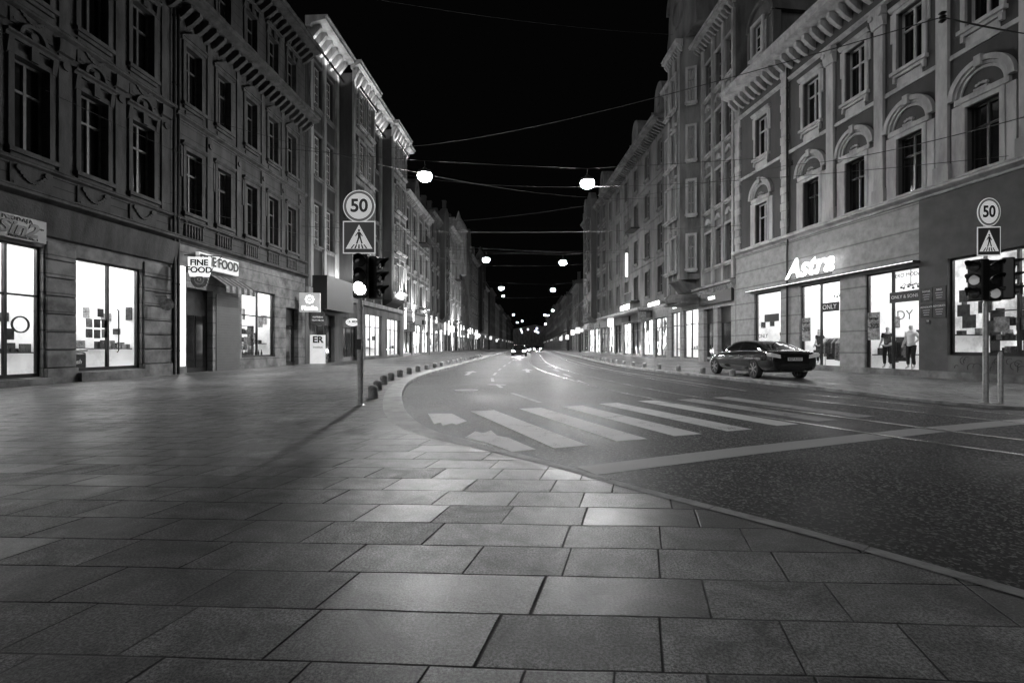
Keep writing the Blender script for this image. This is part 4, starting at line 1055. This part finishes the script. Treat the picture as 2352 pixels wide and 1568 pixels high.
for k in range(22):
    side = -1 if k % 2 else 1; Y = 42+k*6.5+random.random()*3
    x = (xl(50)+.037*(Y-50)+.1 if Y > 50 else xl(Y)+.1) if side < 0 else ((14.1-.03*Y) if Y < 79 else 12+.042*(Y-79))-.1
    o = thing('shop_sign', 'small illuminated lightbox sign projecting from a facade', 'shop sign', None, 'projecting signs along the street')
    o.location = (x-side*.35, Y, 3.2+random.random()*.8)
    o.rotation_euler = (0, 0, (-math.pi/2 if side < 0 else math.pi/2)+math.pi)
    inst('lightbox', random.choice((me_lb, me_lb2)), o); inst('bracket', me_br, o)

# ------------------------------------------------------------------ street lamps (suspended)
hm = MB(); hm.lathe([(.05, .42), (.1, .36), (.16, .3), (.34, .22), (.37, .1), (.37, .06)], n=20); me_h = hm.mesh('housing', [M_black], True)
bm_ = MB(); bm_.lathe([(.34, .07), (.38, -.04), (.34, -.18), (.22, -.28), (.06, -.33)], n=24); me_bowl = bm_.mesh('lamp_bowl', [M_lamp], True)
cm = MB(); cm.tube([(0, 0, .4), (0, 0, .75)], .02); me_cm = cm.mesh('hanger', [M_wire])
def spotl(e, blend=1.0, size=176):
    pl = bpy.data.lights.new('lamp_light', 'SPOT'); pl.energy = e; pl.shadow_soft_size = .12; pl.spot_size = math.radians(size); pl.spot_blend = blend; return pl
PLn = spotl(3400); PLf = spotl(2600)
lamps = [(-4.55, 25.2, 10.1), (4.1, 26.3, 10.1)]
for k in range(1, 12):
    Y = 26+k*24.5; j = (random.uniform(-1.5, 1.5), random.uniform(-1.5, 1.5), random.uniform(-8, 8), random.uniform(-8, 8)) if k > 2 else (0, 0, 0, 0)
    f = 1+.3*(k > 3)*(1 if k % 2 else -1)
    if k % 4 or k < 4: lamps += [(-4.75*f+.042*Y-.05+j[0], Y-.5+j[2], 10.2+j[1]*1.2)]
    if k % 3 or k < 4: lamps += [(3.2*f+.042*Y+j[1], Y+j[3], 10.0+j[0]*1.2)]
for k, (x, y, z) in enumerate(lamps):
    o = thing('street_lamp', 'bright suspended street lamp hanging from span wire', 'street lamp', Matrix.Translation((x, y, z)), 'street lamps hung above the road')
    if y > 85: o.scale = (.5, .5, .5)
    inst('housing', me_h, o); inst('lamp_bowl', me_bowl, o); inst('hanger', me_cm, o)
    if k < 10:
        l = bpy.data.objects.new('lamp_light', PLn if k < 2 else PLf); col.objects.link(l); l.parent = o; l.location = (0, 0, -.5)

# ------------------------------------------------------------------ overhead wires
def wire(p0, p1, sag=.3, r=.01, mid=()):
    P = []; a = Vector(p0); b = Vector(p1); n = 16
    for i in range(n+1):
        t = i/n; q = a.lerp(b, t); q.z -= sag*4*t*(1-t); P.append(q)
    mb = MB(); mb.tube(P, r, 5); 
    return top(part(mb, 'overhead_wire', None, [M_wire]), 'thin steel overhead wire strung between the facades', 'overhead wire', 'wires above the street')
for k in range(0, 6, 2):
    a, b = lamps[k], lamps[k+1]; Y = (a[1]+b[1])/2
    xL = xl(Y) if Y < 50 else xl(50)+.037*(Y-50); xR = 16.68-.12*Y if Y < 28.6 else (14.1-.03*Y if Y < 79 else 12+.042*(Y-79))
    wire((xL, Y-.5, 11.6), (a[0], a[1], a[2]+.75), .02, .012); wire((a[0], a[1], a[2]+.75), (b[0], b[1], b[2]+.75), .02, .012); wire((b[0], b[1], b[2]+.75), (xR, Y+.5, 11.4), .02, .012)
node = (8.9, 10.0, 8.0)
wire(node, (-11.9, 39, 17.2), .8, .012); wire(node, (14.5, 12.5, 9.2), .1, .012); wire(node, (15.3, 10.0, 7.0), .1)
wire((-13.0, 22, 18.2), (12.95, 37, 25), .5)
wire((13.75, 24, 10.2), (10.2, 7.5, 5.4), .3, .012); wire((13.75, 24, 10.2), (-11.3, 50, 14), .8)
wire((14.9, 14.5, 6.9), (-11.6, 45, 17.5), 1.2); wire((-13.2, 19.5, 10.6), (12.9, 40, 13.5), 1.2); wire((-13.5, 14, 8.6), (-4.5, 52, 10), .8)
wire((-11.4, 49, 11.8), (12.4, 56, 12), .3); wire((-12.6, 29, 8.4), (13.3, 28, 8.2), .4); wire((-10.5, 66, 14), (12.2, 64, 14), .4); wire((-13.3, 17.8, 6.6), (-6, 60, 12), .5)
for y in (36, 60):
    wire((xl(y) if y < 50 else xl(50)+.037*(y-50), y, 8.2), (14.1-.03*y, y+.5, 8.2), 1.0, .009)
for p in (node, (13.6, 23.5, 10.1)):
    mb = MB(); mb.lathe([(.02, -.12), (.07, -.08), (.03, -.04), (.07, 0), (.03, .04), (.07, .08), (.02, .12)], n=10)
    o = top(part(mb, 'insulator', None, [M_black], loc=p), 'dark ceramic insulator on overhead wire', 'insulator')

# ------------------------------------------------------------------ bollards
bo = MB(); bo.lathe([(.115, -.02), (.12, .0), (.118, .17), (.125, .2), (.11, .25), (.07, .285), (.0, .3)], n=18); me_bo = bo.mesh('bollard', [M_rock], True)
pos = []
y = 10.45
while y < 52: pos.append((xat(KL, y)-.62, y, zL(y))); y += 1.45+.02*y
y = 17.6
while y < 52: pos.append((xat(KR, y)+.4, y, zR(y))); y += 1.9
for p in pos:
    o = inst('bollard', me_bo, None, p, rotz=random.random()*3, scale=(.9, .9, random.uniform(.82, .95)))
    top(o, 'low domed stone bollard standing along the kerb', 'bollard', 'stone bollards along the kerb')

# ------------------------------------------------------------------ signal poles
def circle(r, n=40): return [(r*math.cos(2*math.pi*i/n), r*math.sin(2*math.pi*i/n)) for i in range(n)]
def signal_head(parent, loc, rotz, lit, lm=None):
    h = MB(); h.box(-.14, .14, -.1, .1, 0, .82)
    hd = part(h, 'signal_head', parent, [M_black], loc, rotz, bevel=.03)
    for i in range(3):
        zc = .68-i*.265
        l = MB(); l.lathe([(.1, -.103), (.095, -.115), (.05, -.125), (.0, -.128)], n=20, axis='y', cz=zc)
        part(l, 'lens', hd, [(lm or M_lensl) if i in lit else M_lens], smooth=True)
        v = MB(); n = 14
        for k in range(n):
            a = -.35+(math.pi+.7)*k/n; b = -.35+(math.pi+.7)*(k+1)/n; d = lambda w: -.1-.2*max(.25, math.sin(max(w, 0)) if w < math.pi else .25)
            r0 = .118
            v.face([(r0*math.cos(a), -.1, zc+r0*math.sin(a)), (r0*math.cos(b), -.1, zc+r0*math.sin(b)), (r0*math.cos(b), d(b), zc+r0*math.sin(b)), (r0*math.cos(a), d(a), zc+r0*math.sin(a))])
        part(v, 'visor', hd, [M_black])
    br = MB(); br.box(-.03, .03, .1, .2, .1, .14); br.box(-.03, .03, .1, .2, .68, .72); part(br, 'bracket', hd, [M_black])
    return hd
def signs(parent, z_round, z_sq, y, rotz, R=.31, W=.3):
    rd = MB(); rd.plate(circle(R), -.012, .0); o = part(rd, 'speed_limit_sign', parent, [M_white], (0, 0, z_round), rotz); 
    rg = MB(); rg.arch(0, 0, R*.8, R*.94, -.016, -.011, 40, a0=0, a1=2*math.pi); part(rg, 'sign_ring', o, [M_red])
    text('50', R*1.12, o, (0, -.0145, 0), M_black, extrude=.001, offset=.01, spacing=.98)
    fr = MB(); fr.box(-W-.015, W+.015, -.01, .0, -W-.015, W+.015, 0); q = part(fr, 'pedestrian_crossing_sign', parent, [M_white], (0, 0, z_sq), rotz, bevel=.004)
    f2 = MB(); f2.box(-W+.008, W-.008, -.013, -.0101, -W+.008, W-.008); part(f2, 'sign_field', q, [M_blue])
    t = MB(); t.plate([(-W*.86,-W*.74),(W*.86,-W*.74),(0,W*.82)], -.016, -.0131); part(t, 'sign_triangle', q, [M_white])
    g = MB(); s = W; y0, y1 = -.0185, -.0162
    g.plate([(s*.075*math.cos(i*math.pi/6), s*.44+s*.075*math.sin(i*math.pi/6)) for i in range(12)], y0, y1)
    g.plate([(-.09*s,.34*s),(.1*s,.34*s),(.12*s,.0*s),(-.07*s,.0*s)], y0, y1)
    g.plate([(-.09*s,.33*s),(-.05*s,.28*s),(-.2*s,.06*s),(-.25*s,.1*s)], y0, y1); g.plate([(.08*s,.33*s),(.06*s,.26*s),(.2*s,.04*s),(.25*s,.08*s)], y0, y1)
    g.plate([(-.07*s,.0),(.04*s,.0),(-.1*s,-.42*s),(-.2*s,-.42*s)], y0+.0004, y1); g.plate([(.02*s,.0),(.12*s,.0),(.24*s,-.4*s),(.15*s,-.42*s)], y0+.0006, y1)
    for k in range(5):
        x = -.5+.25*k; g.plate([((x-.06)*s,-.72*s),((x+.05)*s,-.72*s),((x*.62+.04)*s,-.46*s),((x*.62-.03)*s,-.46*s)], y0-.0004, y1)
    part(g, 'sign_pictogram', q, [M_black])
    bk = MB(); bk.box(-.05, .05, .0, .05, z_sq-.2, z_sq-.15); part(bk, 'bracket', parent, [M_metal])
    bk = MB(); bk.box(-.05, .05, .0, .05, z_round-.05, z_round); part(bk, 'bracket', parent, [M_metal])
LP = thing('traffic_light', 'slim pale pole carrying speed sign, crossing sign and signal heads', 'traffic light', Matrix.Translation((-2.95, 9.4, .04)))
mb = MB(); mb.lathe([(.075, 0), (.075, .03), (.055, .05), (.055, 1.25), (.062, 1.26), (.062, 1.3), (.055, 1.31), (.055, 2.0), (.038, 2.05), (.038, 4.1)], n=20); part(mb, 'pole', LP, [M_pole], smooth=True)
mb = MB(); mb.lathe([(.11, 0), (.11, .02), (.08, .03)], n=8); part(mb, 'base_plate', LP, [M_metal])
mb = MB(); mb.box(-.05, .05, -.1, -.055, 1.1, 1.3); part(mb, 'push_button', LP, [M_black])
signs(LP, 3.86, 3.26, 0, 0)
for o in [c for c in LP.children if c.name.startswith(('speed', 'pedes'))]: o.location.y = -.06
signal_head(LP, (.08, -.2, 2.08), .12, (2,)); signal_head(LP, (.27, .05, 2.08), 1.35, ())
RPo = thing('traffic_light', 'slim pole with speed sign, crossing sign and twin dark signal heads', 'traffic light', Matrix.Translation((9.5, 9.7, .05)))
mb = MB(); mb.lathe([(.065, 0), (.065, .03), (.047, .05), (.047, 2.0), (.034, 2.05), (.034, 4.1)], n=20); part(mb, 'pole', RPo, [M_metal], smooth=True)
mb = MB(); mb.lathe([(.11, 0), (.11, .02), (.08, .03)], n=8); part(mb, 'base_plate', RPo, [M_metal])
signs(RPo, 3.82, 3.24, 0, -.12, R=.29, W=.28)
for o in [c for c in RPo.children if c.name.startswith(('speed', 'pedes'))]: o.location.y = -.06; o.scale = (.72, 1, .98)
signal_head(RPo, (-.22, -.08, 2.05), -1.35, (1,), M_lensd); signal_head(RPo, (.32, -.1, 2.08), .95, (1,), M_lensd); signal_head(RPo, (.1, .0, 2.05), -.1, (2,), M_lensd)
mb = MB(); mb.lathe([(.045, 0), (.042, .02), (.042, .98), (.03, 1.03), (0, 1.05)], n=16)
top(part(mb, 'post', None, [M_metal], (9.8, 9.7, .05), smooth=True), 'short steel post beside the signal pole', 'post')

# ------------------------------------------------------------------ car (rear at y=0, front at y=4.9)
def loft(stations, prof, close=True):
    mb = MB(); rings = [prof(*s) for s in stations]; n = len(rings[0])
    for r in rings: mb.v += r
    for k in range(len(rings)-1):
        for i in range(n if close else n-1):
            j = (i+1) % n; mb.f.append((k*n+i, k*n+j, (k+1)*n+j, (k+1)*n+i)); mb.m.append(0)
    mb.f.append(tuple(range(n))); mb.m.append(0); e = (len(rings)-1)*n; mb.f.append(tuple(e+i for i in range(n))[::-1]); mb.m.append(0)
    return mb
def bprof(y, w, zb, zt, zm):
    h = [(0, zb), (w*.8, zb), (w*.95, zb+.08), (w*1.0, zm), (w*.985, (zm+zt)/2+.03), (w*.93, zt-.05), (w*.84, zt), (w*.45, zt+.025), (0, zt+.035)]
    return [(x, y, z) for x, z in h]+[(-x, y, z) for x, z in h[1:-1][::-1]]
st = [(0, .70, .42, .84, .62), (.04, .80, .34, .93, .6), (.14, .87, .27, .985, .58), (.45, .915, .23, 1.01, .58), (.9, .935, .2, 1.0, .6), (1.5, .94, .18, .97, .6), (2.3, .935, .18, .94, .58), (3.2, .935, .18, .91, .57), (3.9, .92, .18, .87, .56), (4.4, .87, .2, .79, .53), (4.7, .78, .23, .71, .5), (4.84, .68, .28, .64, .47), (4.9, .55, .34, .58, .45)]
body = loft(st, bprof)
tmp = inst('tmpbody', body.mesh('body', [M_car, M_black], True))
sb = tmp.modifiers.new('sub', 'SUBSURF'); sb.levels = 2; sb.render_levels = 2
c2 = MB()
for y in (1.0, 3.92):
    for s_ in (-1, 1): c2.lathe([(.365, s_*.66), (.365, s_*1.2)], 0, y, 32, axis='x', cz=.335)
co = inst('tmpcut', c2.mesh('cut', [M_black]))
bo_ = tmp.modifiers.new('bool', 'BOOLEAN'); bo_.object = co; bo_.operation = 'DIFFERENCE'; bo_.solver = 'EXACT'
dg = bpy.context.evaluated_depsgraph_get(); me_body = bpy.data.meshes.new_from_object(tmp.evaluated_get(dg)); me_body.name = 'car_body'
bpy.data.objects.remove(tmp); bpy.data.objects.remove(co)
me_body.polygons.foreach_set('use_smooth', [True]*len(me_body.polygons))
try: me_body.set_sharp_from_angle(angle=math.radians(38))
except Exception: pass
def cprof(y, hb, zb, hr, zr):
    h = [(hb, zb), (hb*.55+hr*.45+.03, (zb+zr)/2), (hr, zr), (hr*.8, zr+.03), (hr*.4, zr+.045), (0, zr+.05)]
    return [(x, y, z) for x, z in h]+[(-x, y, z) for x, z in h[:-1][::-1]]
cst = [(.42, .66, .99, .60, .985), (.62, .74, .99, .62, 1.06), (.95, .78, .985, .61, 1.17), (1.25, .80, .98, .60, 1.25), (1.4, .81, .97, .60, 1.285), (1.75, .82, .96, .60, 1.325), (2.1, .82, .95, .60, 1.345), (2.2, .82, .95, .60, 1.347), (2.5, .82, .94, .60, 1.34), (2.75, .82, .93, .60, 1.32), (2.9, .82, .92, .61, 1.29), (3.3, .79, .905, .64, 1.12), (3.65, .76, .89, .66, .95), (3.8, .72, .88, .64, .885)]
cab = MB(); rings = [cprof(*s) for s in cst]; n = len(rings[0])
for r in rings: cab.v += r
for k in range(len(rings)-1):
    for i in range(n-1):
        side_ = i in (0, 1, n-2, n-3)
        paint = (not side_ and 3 < k < 10) or k in (0,) or (side_ and k in (1, 6, 12))
        cab.f.append((k*n+i, k*n+i+1, (k+1)*n+i+1, (k+1)*n+i)); cab.m.append(0 if paint else 1)
me_cab = cab.mesh('cabin', [M_car, M_carg], True)
ty = MB(); ty.lathe([(.24, -.1), (.32, -.105), (.335, -.08), (.335, .08), (.32, .105), (.24, .1)], 0, 0, 32, axis='x'); me_ty = ty.mesh('tyre', [M_rub], True)
rm = MB(); rm.lathe([(.242, -.085), (.242, .085)], 0, 0, 32, axis='x', mi=1)
for sx in (-1, 1):
    rm.lathe([(.06, sx*.086), (.06, sx*.1), (.03, sx*.104)], 0, 0, 16, axis='x')
    for k in range(7):
        a = 2*math.pi*k/7; c, s_ = math.cos(a), math.sin(a); e = .022
        pts = [(.03*c-e*s_, .03*s_+e*c), (.235*c-e*s_*1.4, .235*s_+e*c*1.4), (.235*c+e*s_*1.4, .235*s_-e*c*1.4), (.03*c+e*s_, .03*s_-e*c)]
        b0 = len(rm.v); rm.v += [(sx*.087, p, q) for p, q in pts]+[(sx*.1, p, q) for p, q in pts]
        for q in ((0,1,5,4),(1,2,6,5),(2,3,7,6),(3,0,4,7),(4,5,6,7)): rm.f.append(tuple(b0+x for x in q)); rm.m.append(0)
me_rm = rm.mesh('rim', [M_rim, M_black])
def shell(pts, y0, y1):
    m_ = MB(); m_.plate(pts, y0, y1); return m_
tlm = mat('tail_lamp', .5, .15, .2, 20, emit=.2); hlm = mat('head_lamp', .6, .1, .2, 20); hl_on = emat('head_lamp_on', 120)
me_tl = {}
for s_ in (-1, 1):
    t = shell([(s_*.5,.74),(s_*.86,.80),(s_*.89,.88),(s_*.84,.93),(s_*.52,.86)], -.0, .22); me_tl[s_] = t.mesh('tail_light', [tlm])
me_hl = {}
for s_ in (-1, 1):
    t = shell([(s_*.42,.55),(s_*.78,.6),(s_*.8,.68),(s_*.5,.64)], 4.62, 4.87); me_hl[s_] = (t.mesh('headlight', [hlm]), t.mesh('headlight', [hl_on]))
pm = MB(); pm.box(-.26, .26, -.012, .03, .66, .77); me_pl = pm.mesh('number_plate', [M_cream])
bp_ = MB(); bp_.box(-.62, .62, .0, .1, .36, .46); bp_.lathe([(.05, -.02), (.05, .1)], .45, 0, 14, axis='y', cz=.36); bp_.lathe([(.05, -.02), (.05, .1)], -.45, 0, 14, axis='y', cz=.36); me_df = bp_.mesh('rear_diffuser', [M_black])
mr_ = {}
for s_ in (-1, 1):
    t = MB(); t.box(s_*.9 if s_ > 0 else -1.04, 1.04 if s_ > 0 else -.9, 3.0, 3.12, .93, 1.06); mr_[s_] = t.mesh('wing_mirror', [M_car])
plt = text_mesh('K27 A 513', .1, extrude=.001, offset=.002); plt.materials.append(M_black)
trimm = MB()
for s_ in (-1, 1): trimm.tube([(s_*.77, .7, 1.0), (s_*.83, 1.4, .985), (s_*.84, 2.2, .965), (s_*.83, 3.0, .93), (s_*.78, 3.6, .9)], .009, 6)
me_trim = trimm.mesh('chrome_trim', [M_rim], True)
dl = MB()
for s_ in (-1, 1):
    for y in (1.62, 2.42):
        dl.box(s_*.945 if s_ > 0 else -.965, .965 if s_ > 0 else -.945, y, y+.17, .77, .795)
me_dh = dl.mesh('door_handle', [M_rim])
hs = bpy.data.lights.new('added_headlight_beam', 'SPOT'); hs.energy = 1800; hs.spot_size = math.radians(70); hs.spot_blend = .8; hs.shadow_soft_size = .08  # added beam, brightens the road where passing light trails would glow
def thing_part(name, parent, loc):
    o = bpy.data.objects.new(name, None); col.objects.link(o); o.parent = parent; o.location = loc; o.empty_display_size = .1; return o
def car(M, label, on=False, grp=None):
    c = thing('car', label, 'car', M, grp)
    inst('body', me_body, c); inst('cabin', me_cab, c)
    for y in (1.0, 3.92):
        for s_ in (-1, 1):
            w = thing_part('wheel', c, (s_*.83, y, .335)); inst('tyre', me_ty, w); inst('rim', me_rm, w)
    for s_ in (-1, 1):
        inst('tail_light', me_tl[s_], c); inst('headlight', me_hl[s_][1 if on else 0], c); inst('wing_mirror', mr_[s_], c)
    if on:
        l = bpy.data.objects.new('added_headlight_beam', hs); col.objects.link(l); l.parent = c; l.location = (0, 4.98, .66); l.rotation_euler = (math.radians(84), 0, 0)
    p = inst('number_plate', me_pl, c); inst('lettering', plt, p, (0, -.014, .715)); inst('rear_diffuser', me_df, c); inst('chrome_trim', me_trim, c); inst('door_handle', me_dh, c)
    return c
car(Matrix.Translation((9.25, 15.8, .1)) @ Matrix.Rotation(.06, 4, 'Z') @ Matrix.Scale(.95, 4), 'dark glossy sedan parked on the pavement before clothing shops', grp='cars in the street')
for (x, y) in ((1.0, 62), (2.4, 86), (5.8, 112)):  # added cars, put in for the light trails along the road
    car(Matrix.Translation((x, y, 0)) @ Matrix.Rotation(math.pi-.04, 4, 'Z'), 'added dark car with headlights on, replacing light trails', True, 'cars in the street')

# ------------------------------------------------------------------ world, faint ambient, camera
w = bpy.data.worlds.new('World'); sc.world = w; w.use_nodes = True
bg = w.node_tree.nodes['Background']; bg.inputs[0].default_value = (1, 1, 1, 1); bg.inputs[1].default_value = .0012
sl = bpy.data.lights.new('night_glow', 'SUN'); sl.energy = .5; sl.angle = math.radians(40)
so_ = bpy.data.objects.new('night_glow', sl); col.objects.link(so_); so_.rotation_euler = Vector((.5, .75, -.33)).to_track_quat('-Z', 'Y').to_euler()
cam = bpy.data.cameras.new('camera'); cam.lens = 17; cam.sensor_width = 36; cam.shift_y = 11/2352; cam.clip_end = 3000; cam.clip_start = .05
co_ = bpy.data.objects.new('camera', cam); col.objects.link(co_); co_.location = (0, 0, 1.2); co_.rotation_euler = (math.pi/2, 0, 0)
sc.camera = co_
